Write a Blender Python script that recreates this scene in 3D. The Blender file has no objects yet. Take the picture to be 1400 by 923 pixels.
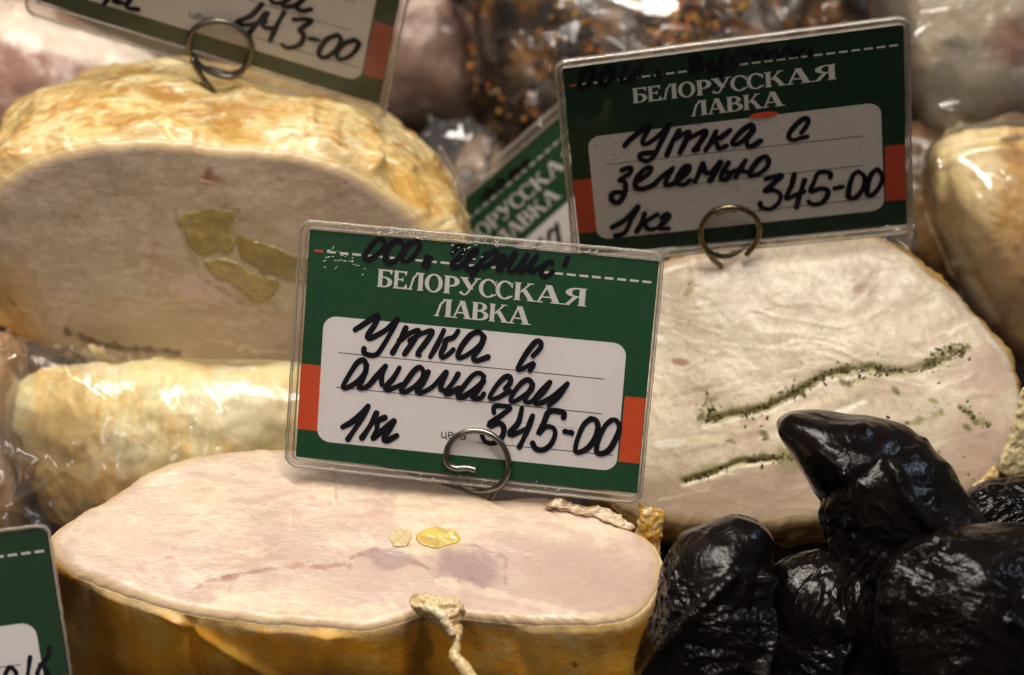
import bpy, math, random
import numpy as np
from mathutils import Vector, Matrix

random.seed(7); rng = np.random.default_rng(7)
sc = bpy.context.scene
COL = sc.collection

# ------------------------------------------------------------------ camera
TAN = 0.2118                       # half width of the view (85 mm on a 36 mm sensor)
PITCH = math.radians(30)
H0 = 0.085                         # height of the point looked at, 66 cm away
FWD = np.array([0, math.cos(PITCH), -math.sin(PITCH)])
UPV = np.array([0, math.sin(PITCH), math.cos(PITCH)])
RGT = np.array([1.0, 0, 0])
CAM = np.array([0, 0, H0]) - 0.66 * FWD
cam = bpy.data.cameras.new('camera'); camo = bpy.data.objects.new('camera', cam); COL.objects.link(camo)
cam.sensor_width = 36; cam.lens = 85
camo.location = CAM; camo.rotation_euler = (math.pi / 2 - PITCH, 0, 0)
cam.clip_start = 0.01; cam.clip_end = 20
cam.dof.use_dof = True; cam.dof.focus_distance = 0.643; cam.dof.aperture_fstop = 10; cam.dof.aperture_blades = 9
sc.camera = camo

# ------------------------------------------------------------------ light
sc.view_settings.view_transform = 'Standard'; sc.view_settings.look = 'None'
sc.view_settings.exposure = 0.0; sc.view_settings.gamma = 1
sc.cycles.use_denoising = True
sc.cycles.max_bounces = 10; sc.cycles.transparent_max_bounces = 24; sc.cycles.sample_clamp_indirect = 4
wd = bpy.data.worlds.new('World'); sc.world = wd; wd.use_nodes = True
wd.node_tree.nodes['Background'].inputs[0].default_value = (1.0, 0.90, 0.81, 1)
wd.node_tree.nodes['Background'].inputs[1].default_value = 0.085

def area(name, loc, target, sx, sy, power, color):
    l = bpy.data.lights.new(name, 'AREA'); l.shape = 'RECTANGLE'; l.size = sx; l.size_y = sy
    l.energy = power; l.color = color
    o = bpy.data.objects.new(name, l); COL.objects.link(o); o.location = loc
    o.rotation_euler = (Vector(target) - Vector(loc)).to_track_quat('-Z', 'Y').to_euler()
    return o
area('display_case_tube', (-0.06, -0.03, 0.66), (0.0, 0.03, 0.0), 0.70, 0.07, 6.7, (1.0, 0.91, 0.81))
area('cool_glint_lamp', (0.55, 0.10, 0.50), (0.15, -0.02, 0.05), 0.10, 0.12, 0.55, (0.55, 0.75, 1.0))  # cool lamp added for the bluish highlights on the black pieces
area('card_front_fill', (-0.35, -0.75, 0.75), (0, 0, 0.05), 0.25, 0.10, 1.15, (1.0, 0.92, 0.85))  # unseen front fill lamp, added to brighten the card fronts

# ------------------------------------------------------------------ geometry of the view: pixel -> real place
def ray(px, py):
    return FWD + RGT * ((px - 700) / 700 * TAN) + UPV * (-(py - 461.5) / 700 * TAN)
def at(px, py, w):                 # w in cm along the axis
    return CAM + ray(px, py) * (w / 100)
def proj(P):
    d = P - CAM; w = d @ FWD
    return 700 + (d @ RGT) / w / TAN * 700, 461.5 - (d @ UPV) / w / TAN * 700

class Plane:
    def __init__(s, px, py, w, elev, yaw=0):       # elev: how far the plane faces up; yaw: + faces right
        s.O = at(px, py, w); e = math.radians(elev); y = math.radians(yaw)
        s.N = np.array([math.sin(y) * math.cos(e), -math.cos(y) * math.cos(e), math.sin(e)])
        s.X = np.cross(np.array([0, 0, 1.0]), s.N); s.X /= np.linalg.norm(s.X)
        s.Y = np.cross(s.N, s.X)
    def hit(s, px, py):
        r = ray(px, py); return CAM + r * (((s.O - CAM) @ s.N) / (r @ s.N))
    def uv(s, P):
        d = P - s.O; return np.array([d @ s.X, d @ s.Y]).T
    def p3(s, uv):
        return s.O + np.outer(uv[:, 0], s.X) + np.outer(uv[:, 1], s.Y)

def spline(pts, n, closed=True):
    p = np.array(pts, float); N = len(p); out = []
    segs = N if closed else N - 1
    L = []
    for i in range(segs):
        L.append(np.linalg.norm(p[(i + 1) % N] - p[i]) + 1e-9)
    L = np.array(L); cum = np.concatenate([[0], np.cumsum(L)])
    ts = np.linspace(0, cum[-1], n, endpoint=not closed)
    for t in ts:
        i = min(np.searchsorted(cum, t, side='right') - 1, segs - 1); f = (t - cum[i]) / L[i]
        if closed: a, b, c, d = p[(i - 1) % N], p[i], p[(i + 1) % N], p[(i + 2) % N]
        else: a, b, c, d = p[max(i - 1, 0)], p[i], p[i + 1], p[min(i + 2, N - 1)]
        out.append(0.5 * ((2 * b) + (-a + c) * f + (2 * a - 5 * b + 4 * c - d) * f * f + (-a + 3 * b - 3 * c + d) * f ** 3))
    return np.array(out)

# ------------------------------------------------------------------ noise
PERM = np.random.default_rng(3).permutation(4096)
GR = np.random.default_rng(4).normal(size=(4096, 3)); GR /= np.linalg.norm(GR, axis=1)[:, None]
def perlin(P, seed=0):
    P = P + seed * 17.37
    I = np.floor(P).astype(int); F = P - I
    U = F * F * F * (F * (F * 6 - 15) + 10)
    def g(dx, dy, dz):
        h = PERM[(PERM[(PERM[(I[:, 0] + dx) & 4095] + I[:, 1] + dy) & 4095] + I[:, 2] + dz) & 4095]
        return np.einsum('ij,ij->i', GR[h], F - np.array([dx, dy, dz]))
    l = lambda a, b, t: a + (b - a) * t
    x0 = l(l(g(0,0,0), g(1,0,0), U[:,0]), l(g(0,1,0), g(1,1,0), U[:,0]), U[:,1])
    x1 = l(l(g(0,0,1), g(1,0,1), U[:,0]), l(g(0,1,1), g(1,1,1), U[:,0]), U[:,1])
    return l(x0, x1, U[:, 2]) * 1.5
def fbm(P, o=4, seed=0, gain=.5):
    s = 0; a = 1; t = 0
    for i in range(o): s = s + a * perlin(P * 2 ** i, seed + i * 3); t += a; a *= gain
    return s / t
def ridged(P, o=3, seed=0, sharp=1.0, gain=.5):
    s = 0; a = 1; t = 0
    for i in range(o):
        s = s + a * (1 - np.abs(perlin(P * 2 ** i, seed + i * 5)) * 2) ** sharp if sharp == 1 else s + a * np.clip(1 - np.abs(perlin(P * 2 ** i, seed + i * 5)) * 2, 0, 1) ** sharp
        t += a; a *= gain
    return s / t
def sstep(a, b, x):
    t = np.clip((x - a) / (b - a), 0, 1); return t * t * (3 - 2 * t)

# ------------------------------------------------------------------ objects
def mesh(name, V, F, mat=None, parent=None, smooth=True, colors=None, mats=None, midx=None):
    V = np.asarray(V, float)
    org = np.array(parent.matrix_basis.translation) if parent is not None and parent.parent is None else None
    if parent is not None and parent.parent is not None:
        org = np.array(parent.parent.matrix_basis.translation) + np.array(parent.matrix_basis.translation)
    own = np.zeros(3)
    if parent is None:
        own = np.array([V[:, 0].mean(), V[:, 1].mean(), V[:, 2].min()]); org = own
    me = bpy.data.meshes.new(name)
    Vl = V - org
    if isinstance(F, np.ndarray):
        k = F.shape[1]; me.vertices.add(len(Vl)); me.vertices.foreach_set('co', Vl.astype(np.float32).ravel())
        me.loops.add(F.size); me.loops.foreach_set('vertex_index', F.astype(np.int32).ravel())
        me.polygons.add(len(F)); me.polygons.foreach_set('loop_start', np.arange(0, F.size, k, dtype=np.int32))
        me.update(calc_edges=True)
    else:
        me.from_pydata(Vl.tolist(), [], F); me.update()
    if smooth: me.polygons.foreach_set('use_smooth', np.ones(len(me.polygons), bool))
    for m in (mats or [mat]): me.materials.append(m)
    if midx is not None: me.polygons.foreach_set('material_index', np.asarray(midx, np.int32))
    if colors is not None:
        a = me.color_attributes.new('albedo', 'FLOAT_COLOR', 'POINT')
        c = np.ones((len(V), 4), np.float32); c[:, :3] = colors
        a.data.foreach_set('color', c.ravel())
    me.validate()
    o = bpy.data.objects.new(name, me); COL.objects.link(o)
    if parent is not None: o.parent = parent
    else: o.location = own
    return o
def thing(name, label, cat, base, group=None):
    o = bpy.data.objects.new(name, None); o.empty_display_size = .01; COL.objects.link(o)
    o.location = Vector([float(x) for x in base]); o['label'] = label; o['category'] = cat
    if group: o['group'] = group
    return o
def grid_faces(rows, cols, closed=True, off=0):
    i = np.arange(rows - 1)[:, None]; j = np.arange(cols if closed else cols - 1)[None, :]
    a = i * cols + j; b = i * cols + (j + 1) % cols
    return np.stack([a, b, b + cols, a + cols], -1).reshape(-1, 4) + off

def normals(V, F):
    n = np.zeros_like(V); a = V[F[:, 0]]; fn = np.cross(V[F[:, 1]] - a, V[F[:, 2]] - a)
    if F.shape[1] == 4: fn = fn + np.cross(V[F[:, 2]] - a, V[F[:, 3]] - a)
    for k in range(F.shape[1]): np.add.at(n, F[:, k], fn)
    return n / (np.linalg.norm(n, axis=1)[:, None] + 1e-12)

# ------------------------------------------------------------------ materials
def lin(c): return tuple(((x / 255) / 12.92 if x / 255 <= .04045 else ((x / 255 + .055) / 1.055) ** 2.4) for x in c)
def nodes(name):
    m = bpy.data.materials.new(name); m.use_nodes = True; nt = m.node_tree
    return m, nt, nt.nodes['Principled BSDF']
def N(nt, t, **kw):
    n = nt.nodes.new(t)
    for k, v in kw.items():
        if k in n.inputs: n.inputs[k].default_value = v
        else: setattr(n, k, v)
    return n
def ramp(nt, src, stops):
    r = nt.nodes.new('ShaderNodeValToRGB'); e = r.color_ramp.elements
    while len(e) < len(stops): e.new(.5)
    for i, (p, c) in enumerate(stops):
        e[i].position = p; e[i].color = (*c, 1) if len(c) == 3 else c
    nt.links.new(src, r.inputs[0]); return r
def noise(nt, scale, detail=6, rough=.6, stretch=(1, 1, 1), dist=0, rot=(0, 0, 0)):
    tc = nt.nodes.new('ShaderNodeTexCoord'); mp = nt.nodes.new('ShaderNodeMapping')
    mp.inputs['Scale'].default_value = stretch; mp.inputs['Rotation'].default_value = rot
    nt.links.new(tc.outputs['Object'], mp.inputs[0])
    n = N(nt, 'ShaderNodeTexNoise', Scale=scale, Detail=detail, Roughness=rough, Distortion=dist)
    nt.links.new(mp.outputs[0], n.inputs['Vector']); return n
def bump(nt, b, src, strength, dist, prev=None):
    n = N(nt, 'ShaderNodeBump', Strength=strength, Distance=dist); nt.links.new(src, n.inputs['Height'])
    if prev: nt.links.new(prev.outputs[0], n.inputs['Normal'])
    nt.links.new(n.outputs[0], b.inputs['Normal']); return n
def mixmul(nt, a, b, fac=1.0, mode='MULTIPLY'):
    m = nt.nodes.new('ShaderNodeMix'); m.data_type = 'RGBA'; m.blend_type = mode; m.inputs[0].default_value = fac
    nt.links.new(a, m.inputs[6]); nt.links.new(b, m.inputs[7]); return m.outputs[2]

def organic(name, rough=.4, sss=.25, fine=900, fine_amt=.2, bumps=((350, .35, .0006), (1500, .25, .0002)), coat=.3, coatr=.25, stretch=(1, 1, 1), spec=.5, rv=.12):
    """a moist surface: colour painted on the mesh, fine grain and relief from noise"""
    m, nt, b = nodes(name)
    at_ = nt.nodes.new('ShaderNodeVertexColor'); at_.layer_name = 'albedo'
    n = noise(nt, fine, 5, .65, stretch)
    r = ramp(nt, n.outputs[0], [(.25, (1 - fine_amt,) * 3), (.75, (1 + fine_amt * .3,) * 3)])
    c = mixmul(nt, at_.outputs[0], r.outputs[0])
    nt.links.new(c, b.inputs['Base Color'])
    n2 = noise(nt, fine * .3, 3, .6)
    r2 = ramp(nt, n2.outputs[0], [(.3, (rough - rv,) * 3), (.7, (rough + rv,) * 3)])
    nt.links.new(r2.outputs[0], b.inputs['Roughness'])
    prev = None
    for s, st, d in bumps:
        nn = noise(nt, s, 4, .6, stretch); prev = bump(nt, b, nn.outputs[0], st, d, prev)
    if coat > 0:
        b.inputs['Coat Weight'].default_value = coat; b.inputs['Coat Roughness'].default_value = coatr
        nt.links.new(prev.outputs[0], b.inputs['Coat Normal'])
    b.inputs['Specular IOR Level'].default_value = spec
    b.inputs['Subsurface Weight'].default_value = sss; b.inputs['Subsurface Scale'].default_value = .003
    b.inputs['Subsurface Radius'].default_value = (1.0, .45, .25)
    return m
def film(name, body=.08, tint=(.9, .88, .86), rough=.12, bsc=220, bst=.6, bd=.001, refl=1.0):
    m, nt, b = nodes(name); nt.nodes.remove(b); out = nt.nodes['Material Output']
    tr = N(nt, 'ShaderNodeBsdfTransparent', Color=(.97, .96, .95, 1)); gl = N(nt, 'ShaderNodeBsdfGlossy', Color=(1, 1, 1, 1), Roughness=rough)
    df = N(nt, 'ShaderNodeBsdfDiffuse', Color=(*tint, 1)); tl = N(nt, 'ShaderNodeBsdfTranslucent', Color=(*tint, 1))
    fr = N(nt, 'ShaderNodeFresnel', IOR=1.5); mm = N(nt, 'ShaderNodeMath', operation='MULTIPLY'); mm.inputs[1].default_value = refl
    nn = noise(nt, bsc, 4, .55, dist=.6); bp = N(nt, 'ShaderNodeBump', Strength=bst, Distance=bd)
    nt.links.new(nn.outputs[0], bp.inputs['Height'])
    for x in (gl, fr): nt.links.new(bp.outputs[0], x.inputs['Normal'])
    nt.links.new(fr.outputs[0], mm.inputs[0])
    ad = nt.nodes.new('ShaderNodeMixShader'); ad.inputs[0].default_value = .4
    nt.links.new(df.outputs[0], ad.inputs[1]); nt.links.new(tl.outputs[0], ad.inputs[2])
    m1 = nt.nodes.new('ShaderNodeMixShader')
    hz = noise(nt, 60, 4, .6); hr = ramp(nt, hz.outputs[0], [(.3, (body * .4,) * 3), (.7, (body * 1.6,) * 3)])
    nt.links.new(hr.outputs[0], m1.inputs[0])
    nt.links.new(tr.outputs[0], m1.inputs[1]); nt.links.new(ad.outputs[0], m1.inputs[2])
    m2 = nt.nodes.new('ShaderNodeMixShader'); nt.links.new(mm.outputs[0], m2.inputs[0])
    nt.links.new(m1.outputs[0], m2.inputs[1]); nt.links.new(gl.outputs[0], m2.inputs[2])
    nt.links.new(m2.outputs[0], out.inputs[0]); return m
def flat(name, col, rough=.5, spec=.5, var=.06, nsc=400, trans=0, metal=0, bumpy=0):
    m, nt, b = nodes(name)
    n = noise(nt, nsc, 5, .6); r = ramp(nt, n.outputs[0], [(.3, tuple(c * (1 - var) for c in col)), (.7, tuple(min(1, c * (1 + var)) for c in col))])
    nt.links.new(r.outputs[0], b.inputs['Base Color']); b.inputs['Roughness'].default_value = rough
    b.inputs['Specular IOR Level'].default_value = spec; b.inputs['Metallic'].default_value = metal
    if bumpy: bump(nt, b, n.outputs[0], .4, bumpy)
    if trans:
        out = nt.nodes['Material Output']; tl = nt.nodes.new('ShaderNodeBsdfTranslucent'); nt.links.new(r.outputs[0], tl.inputs[0])
        mx = nt.nodes.new('ShaderNodeMixShader'); mx.inputs[0].default_value = trans
        nt.links.new(b.outputs[0], mx.inputs[1]); nt.links.new(tl.outputs[0], mx.inputs[2]); nt.links.new(mx.outputs[0], out.inputs[0])
    return m

M_MEAT = organic('moist_meat', rough=.42, sss=.12, fine=700, fine_amt=.12, coat=.3, coatr=.2, bumps=((200, .10, .0006), (700, .28, .0004), (2000, .2, .0002)), stretch=(.7, 1.8, 1.8))
M_MEAT2 = organic('moist_greens_meat', rough=.36, sss=.12, fine=900, fine_amt=.16, coat=.25, coatr=.2, spec=.4, bumps=((180, .03, .0006), (500, .08, .0004), (1800, .25, .0002)), stretch=(1, 1, 1.8))
M_SKIN = organic('glossy_poultry_skin', rough=.38, sss=.2, fine=500, fine_amt=.14, coat=.4, coatr=.18, bumps=((130, .35, .0012), (480, .35, .0005)), stretch=(.45, .9, 1.8))
M_SKIND = organic('smoked_skin', rough=.5, sss=.2, fine=300, fine_amt=.16, coat=0.0, coatr=.3, spec=.22, bumps=((120, .5, .001), (700, .4, .0004)))
M_BG = organic('cured_meat', rough=.4, sss=.1, fine=200, fine_amt=.3, coat=.4, coatr=.2, bumps=((90, .6, .002), (300, .4, .001)))
M_DULL = organic('dull_skin', rough=.55, sss=.15, fine=300, fine_amt=.2, coat=.12, coatr=.3, bumps=((120, .2, .001), (500, .15, .0004)))
M_FRUIT = organic('pineapple', rough=.3, sss=.3, fine=500, fine_amt=.25, coat=.2, coatr=.2, bumps=((150, .25, .0008), (700, .2, .0004)), stretch=(1, 1, 1.3))
M_FILM = film('cling_film', .04, rough=.09, bsc=140, bst=.35, bd=.0015, refl=.65)
M_FILM2 = film('heavy_plastic_film', .07, rough=.10, bsc=70, bst=.3, bd=.0015)
M_GREEN = flat('green_print', (.007, .070, .026), .45, .4, .08)
M_WHITE = flat('white_panel', (.82, .79, .80), .45, .3, .03, 60)
M_RED = flat('orange_red_print', (.66, .085, .022), .45, .4, .06)
M_PRINT = flat('white_lettering', (.70, .69, .66), .5, .3, .03)
M_BLACK = flat('black_print', (.03, .03, .03), .5, .3, .05)
M_INK = flat('marker_ink', (.003, .0025, .008), .5, .15, .3, 900)
M_FILM4 = film('glaring_film', .025, rough=.07, bsc=60, bst=.35, bd=.002, refl=1.4)
M_FILM3 = film('cloudy_film', .13, tint=(.92, .82, .72), rough=.12, bsc=90, bst=.5, bd=.002)
M_SLEEVE = film('clear_sleeve', .008, tint=(.8, .8, .78), rough=.05, bsc=14, bst=.08, bd=.002, refl=.35)
M_RIM = film('sleeve_rim', .22, tint=(.8, .74, .62), rough=.18, bsc=600, bst=.5, bd=.0004, refl=1.2)
M_WELD = film('welded_plastic', .20, tint=(.78, .72, .62), rough=.2, bsc=300, bst=.5, bd=.0006, refl=.8)
M_WIRE = flat('steel_wire', (.24, .225, .20), .28, .5, .25, 900, metal=1, bumpy=.0001)

# black smoked rind
def black_mat():
    m, nt, b = nodes('black_wrinkled_rind')
    n = noise(nt, 90, 6, .6, dist=.8); r = ramp(nt, n.outputs[0], [(.35, (.003, .0025, .0025)), (.62, (.006, .004, .0035)), (.8, (.014, .006, .005))])
    nt.links.new(r.outputs[0], b.inputs['Base Color'])
    rr = ramp(nt, n.outputs[0], [(.3, (.12,) * 3), (.7, (.28,) * 3)]); nt.links.new(rr.outputs[0], b.inputs['Roughness'])
    n1 = noise(nt, 110, 4, .55, dist=1.2); p = bump(nt, b, n1.outputs[0], .35, .0014)
    n2 = noise(nt, 520, 4, .65, dist=.7); p = bump(nt, b, n2.outputs[0], .3, .0004, p)
    b.inputs['Specular IOR Level'].default_value = .20
    return m
M_RIND = black_mat()

# ------------------------------------------------------------------ setting
def counter():
    g = np.linspace(-1.2, 1.2, 3)
    V = [(-1.5, -1.2, 0), (1.5, -1.2, 0), (1.5, 2.0, 0), (-1.5, 2.0, 0)]
    m = flat('dark_tray_surface', (.03, .022, .018), .35, .5, .3, 40)
    o = mesh('counter', V, [(0, 1, 2, 3)], m, smooth=False); o['kind'] = 'structure'
counter()

# ------------------------------------------------------------------ albedo painting helpers (px space of the piece's own face)
def seg_dist(x, y, pts):
    d = np.full(x.shape, 1e9)
    for (x0, y0), (x1, y1) in zip(pts[:-1], pts[1:]):
        dx, dy = x1 - x0, y1 - y0; L = dx * dx + dy * dy + 1e-9
        t = np.clip(((x - x0) * dx + (y - y0) * dy) / L, 0, 1)
        d = np.minimum(d, np.hypot(x - x0 - t * dx, y - y0 - t * dy))
    return d
def ring_jitter(px, amp, seed):
    q = np.stack([px[:, 0] * .02, px[:, 1] * .02, np.zeros(len(px)) + seed], 1)
    return px + np.stack([fbm(q * 1.6, 3, seed), fbm(q * 1.6, 3, seed + 3)], 1) * amp
class Paint:
    def __init__(s, V, base):
        s.V = V; s.x, s.y = proj(V); s.c = np.tile(np.array(base, float), (len(V), 1))
        s.wx = fbm(V * 120, 3, 11) * 16; s.wy = fbm(V * 120, 3, 29) * 12
        s.wx2 = fbm(V * 420, 3, 41) * 6; s.wy2 = fbm(V * 420, 3, 47) * 6
    def mix(s, col, k):
        k = np.clip(k, 0, 1)[:, None]; s.c = s.c * (1 - k) + np.array(col) * k
    def blob(s, cx, cy, rx, ry, ang, col, k=.6, soft=.5, warp=1.0):
        a = math.radians(ang); X = s.x + (s.wx + s.wx2) * warp - cx; Y = s.y + (s.wy + s.wy2) * warp - cy
        u = (X * math.cos(a) + Y * math.sin(a)) / rx; v = (-X * math.sin(a) + Y * math.cos(a)) / ry
        s.mix(col, k * (1 - sstep(1 - soft, 1 + soft * .3, np.hypot(u, v))))
    def line(s, pts, w, col, k=.7, rag=.6, warp=.6, frq=300):
        d = seg_dist(s.x + (s.wx * .5 + s.wx2) * warp, s.y + (s.wy * .5 + s.wy2) * warp, pts)
        n = 1 + rag * fbm(s.V * frq, 3, 61) * 2.5
        s.mix(col, k * (1 - sstep(.3, 1.0, d / (w * np.clip(n, .15, 3)))) * np.clip(n, 0, 1.2))
    def seams(s, f, col, k, w=.1, stretch=(1, 1, 1), seed=0, warp=.02):
        q = s.V + np.stack([fbm(s.V * 60, 2, seed + i) for i in range(3)], 1) * warp
        a = np.abs(perlin(q * np.array(stretch) * f, seed)) ; m = .3 + .7 * sstep(-.25, .25, fbm(s.V * 90, 2, seed + 8))
        s.mix(col, k * m * (1 - sstep(0, w, a)))
    def noise(s, f, col, k, lo=0, hi=.5, seed=0, stretch=(1, 1, 1), o=4):
        s.mix(col, k * sstep(lo, hi, 1.7 * fbm(s.V * np.array(stretch) * f, o, seed)))

# ------------------------------------------------------------------ rolls: a cut face on its plane and the skin-covered body behind it
def roll(outline, plane, D, L, center_px, nface=(420, 130), nbody=110, bulge=.05, rim=.0012, facefn=None, facecol=None,
         skinfn=None, skincol=None, parent=None, mface=None, mskin=None, endp=2.6, wob=.0006, shrink=None, shoulder=.04, rimj=7, drop=.0022, dropw=.09):
    n, m = nface
    px0 = spline(outline, n); px = ring_jitter(px0, rimj, 5)
    P = np.array([plane.hit(*q) for q in px]); uv = plane.uv(P); c = plane.uv(plane.hit(*center_px)[None])[0]
    r = np.linspace(1, 0.004, m) ** .9
    UV = (c + (uv - c)[None] * r[:, None, None]).reshape(-1, 2); rr = np.repeat(r, n)
    V = plane.p3(UV)
    V = V + plane.N * (fbm(V * 50, 2, 5) * wob * 2.2 + fbm(V * 420, 3, 8) * wob * .22 - drop * (1 - np.sqrt(1 - np.clip((rr - 1 + dropw) / dropw, 0, 1) ** 2 * .96)))[:, None]
    if facefn is not None: V = V + plane.N * facefn(V)[:, None]
    edge = V[:n].copy()
    F = grid_faces(m, n)
    V = np.vstack([V, V[-n:].mean(0)]); ce = len(V) - 1
    Fq = F[:, ::-1]
    tri = np.array([[(m - 1) * n + (j + 1) % n, (m - 1) * n + j, ce] for j in range(n)])
    faces = Fq.tolist() + tri.tolist()
    fo = mesh('cut_face', V, faces, mface, parent, colors=facecol(V))
    # body
    k = nbody; t = np.linspace(0, 1, k) ** 1.25; D = np.array(D, float); D /= np.linalg.norm(D)
    s = (1 + bulge * np.sin(np.pi * np.clip(t * 1.6, 0, 1)))
    s = s * np.clip(1 - np.clip((t - .25) / .75, 0, 1) ** endp, 0, 1) ** (1 / endp)
    s = s * (1 - .022 * (1 - np.sqrt(1 - (1 - np.clip(t / shoulder, 0, 1)) ** 2))); s = s / s[0]
    t2 = t.copy()
    if shrink: s = s * shrink(t)
    s = np.maximum(s, .01)
    cc = plane.p3(c[None])[0]; relj = edge - cc
    smooth_px = np.array([plane.hit(*q) for q in px0]); rels = smooth_px - cc + plane.N * ((edge - cc) @ plane.N).mean()
    rel = relj; kk = sstep(0, .3, t)[:, None, None]
    RELS = relj[None] * (1 - kk) + rels[None] * kk
    B = cc + RELS * s[:, None, None] + D * L * t2[:, None, None]
    B = B.reshape(-1, 3); T = np.repeat(t, n)
    rad = np.tile(rel, (k, 1)); rad = rad / np.linalg.norm(rad, axis=1)[:, None]
    F2 = grid_faces(k, n)
    nr = normals(B, F2)
    sgn = np.sign(np.mean(np.einsum('ij,ij->i', nr, rad)))
    nr = nr * sgn
    amt = skinfn(B, T) if skinfn is not None else fbm(B * 100, 4, 2) * .001
    B = B + nr * (amt * sstep(0, .04, T))[:, None]
    B = np.vstack([B, B[-n:].mean(0)]); ce = len(B) - 1
    tri = [[(k - 1) * n + j, (k - 1) * n + (j + 1) % n, ce] for j in range(n)]
    fl = F2.tolist() + tri
    if sgn < 0: fl = [f[::-1] for f in fl]
    T = np.append(T, 1)
    so = mesh('skin', B, fl, mskin, parent, colors=skincol(B, T))
    return fo, so

def pillow(name, outline, w, tf, tb, mat, parent=None, elev=30, yaw=0, n=260, m=70, p=2.2, disp=None, col=None, center=None, lean=None):
    """a lump with the given outline on a plane through its middle and its own thickness in front and behind"""
    o = np.array(outline, float); ctr = center or tuple(o.mean(0)); pl = Plane(ctr[0], ctr[1], w, elev, yaw)
    px = spline(outline, n); uv = pl.uv(np.array([pl.hit(*q) for q in px])); c = pl.uv(pl.hit(*ctr)[None])[0]
    a = np.linspace(math.pi / 2, 0.02, m)
    r1 = np.sin(a); h1 = np.cos(a) ** (2 / p)
    R = np.concatenate([r1[::-1], r1[1:]]); Hh = np.concatenate([h1[::-1] * tf, -h1[1:] * tb])
    K = len(R)
    UV = (c + (uv - c)[None] * R[:, None, None]).reshape(-1, 2)
    V = pl.p3(UV) + pl.N * np.repeat(Hh, n)[:, None]
    if lean is not None: V = V + lean(V, pl, np.repeat(Hh, n))
    F = grid_faces(K, n); nr = normals(V, F)
    if np.mean(np.einsum('ij,j->i', nr[:n * (m // 2)], pl.N)) < 0: nr = -nr; F = F[:, ::-1]
    if disp is not None: V = V + nr * disp(V)[:, None]
    V = np.vstack([V, V[:n].mean(0), V[n * (K - 1):n * K].mean(0)]); e0 = len(V) - 2
    fl = F.tolist()
    flip = not np.array_equal(F[0], grid_faces(2, n)[0])
    for j in range(n):
        a0, b0 = j, (j + 1) % n; a1, b1 = n * (K - 1) + j, n * (K - 1) + (j + 1) % n
        t0 = [b0, a0, e0]; t1 = [a1, b1, e0 + 1]
        fl.append(t0[::-1] if flip else t0); fl.append(t1[::-1] if flip else t1)
    o = mesh(name, V, fl, mat, parent, colors=col(V) if col else None)
    return o, V, nr

CREAM = (.78, .60, .46)
# ---------------------------------------------------------------- 1. front roll with pineapple: cut face up
FR = Plane(480, 730, 64, 80, -2)
fr = thing('duck_roll', 'pale pink duck roll with pineapple standing cut side up below the front price card', 'duck roll', (*at(480, 730, 64)[:2], 0), 'sliced duck rolls')
def col_front(V):
    p = Paint(V, (.64, .50, .375)); p.mix((.60, .44, .36), .8 * sstep(700, 790, p.y + p.wx * 2))
    p.noise(50, (.60, .42, .33), .6, -.1, .4, 3); p.noise(160, (.70, .57, .43), .6, -.05, .4, 9, (1, 2, 1)); p.noise(420, (.50, .35, .25), .4, 0, .4, 19, (1, 2.4, 1)); p.noise(35, (.70, .57, .40), .6, 0, .35, 63); p.noise(45, (.48, .33, .26), .6, .05, .3, 73); p.noise(90, (.46, .31, .23), .45, .1, .35, 93, (1, 2.5, 1))
    p.seams(70, (.72, .60, .46), .45, .10, (1, 2.4, 1), 15); p.seams(110, (.46, .32, .23), .35, .06, (.8, 2.6, 1), 25)
    p.blob(780, 790, 190, 60, 8, (.46, .31, .26), .9, .6)
    p.blob(560, 800, 260, 45, 4, (.52, .37, .30), .8, .6)
    p.blob(640, 775, 60, 32, 10, (.33, .22, .205), .95, .45)
    p.blob(700, 770, 14, 30, -10, (.56, .36, .34), .3, .6)
    p.blob(530, 762, 42, 15, 8, (.34, .23, .21), .95, .45)
    p.line([(480, 762), (510, 752), (560, 768), (600, 782)], 4, (.36, .22, .19), .85)
    p.line([(600, 742), (650, 745), (694, 765), (690, 800)], 3.5, (.36, .22, .19), .8)
    p.line([(270, 800), (290, 793), (330, 783), (400, 775), (480, 772)], 4.5, (.36, .20, .14), .8)
    p.blob(312, 788, 15, 6, -8, (.30, .12, .08), .95, .5, .4); p.blob(272, 801, 7, 3, -25, (.38, .15, .10), .7, .5, .3)
    p.blob(600, 738, 50, 20, 4, (.62, .50, .30), .6, .6)
    p.blob(233, 762, 9, 3.5, 0, (.46, .27, .20), .8, .6, .3)
    p.line([(300, 815), (390, 828), (470, 838), (530, 830)], 12, (.66, .56, .38), .7); p.blob(180, 720, 130, 50, -30, (.64, .51, .36), .5, .7)
    p.line([(600, 795), (680, 812), (760, 835), (820, 845)], 7, (.64, .52, .40), .7)
    p.line([(640, 820), (720, 835), (800, 852)], 4, (.62, .42, .40), .45)
    p.blob(400, 815, 90, 20, 4, (.70, .55, .40), .5, .6)
    p.line([(458, 640), (460, 665), (462, 690)], 3.5, (.46, .24, .20), .6)
    for _ in range(16):
        x = random.uniform(130, 850); y = random.uniform(650, 830); L = random.uniform(30, 90)
        p.line([(x, y), (x + L * .6, y + random.uniform(-5, 4)), (x + L, y + random.uniform(-4, 9))], 3, (.52, .33, .24), .45)
    # thin darker rim under the skin, brownish towards the back edge
    r = seg_dist(p.x, p.y, OUT_FR + [OUT_FR[0]])
    p.mix((.62, .44, .24), .75 * (1 - sstep(1, 13, r + p.wx * .5)))
    p.mix((.42, .26, .10), .8 * (1 - sstep(0, 3, r + p.wx2 * .6)) * (p.y < 700))
    return p.c
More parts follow.
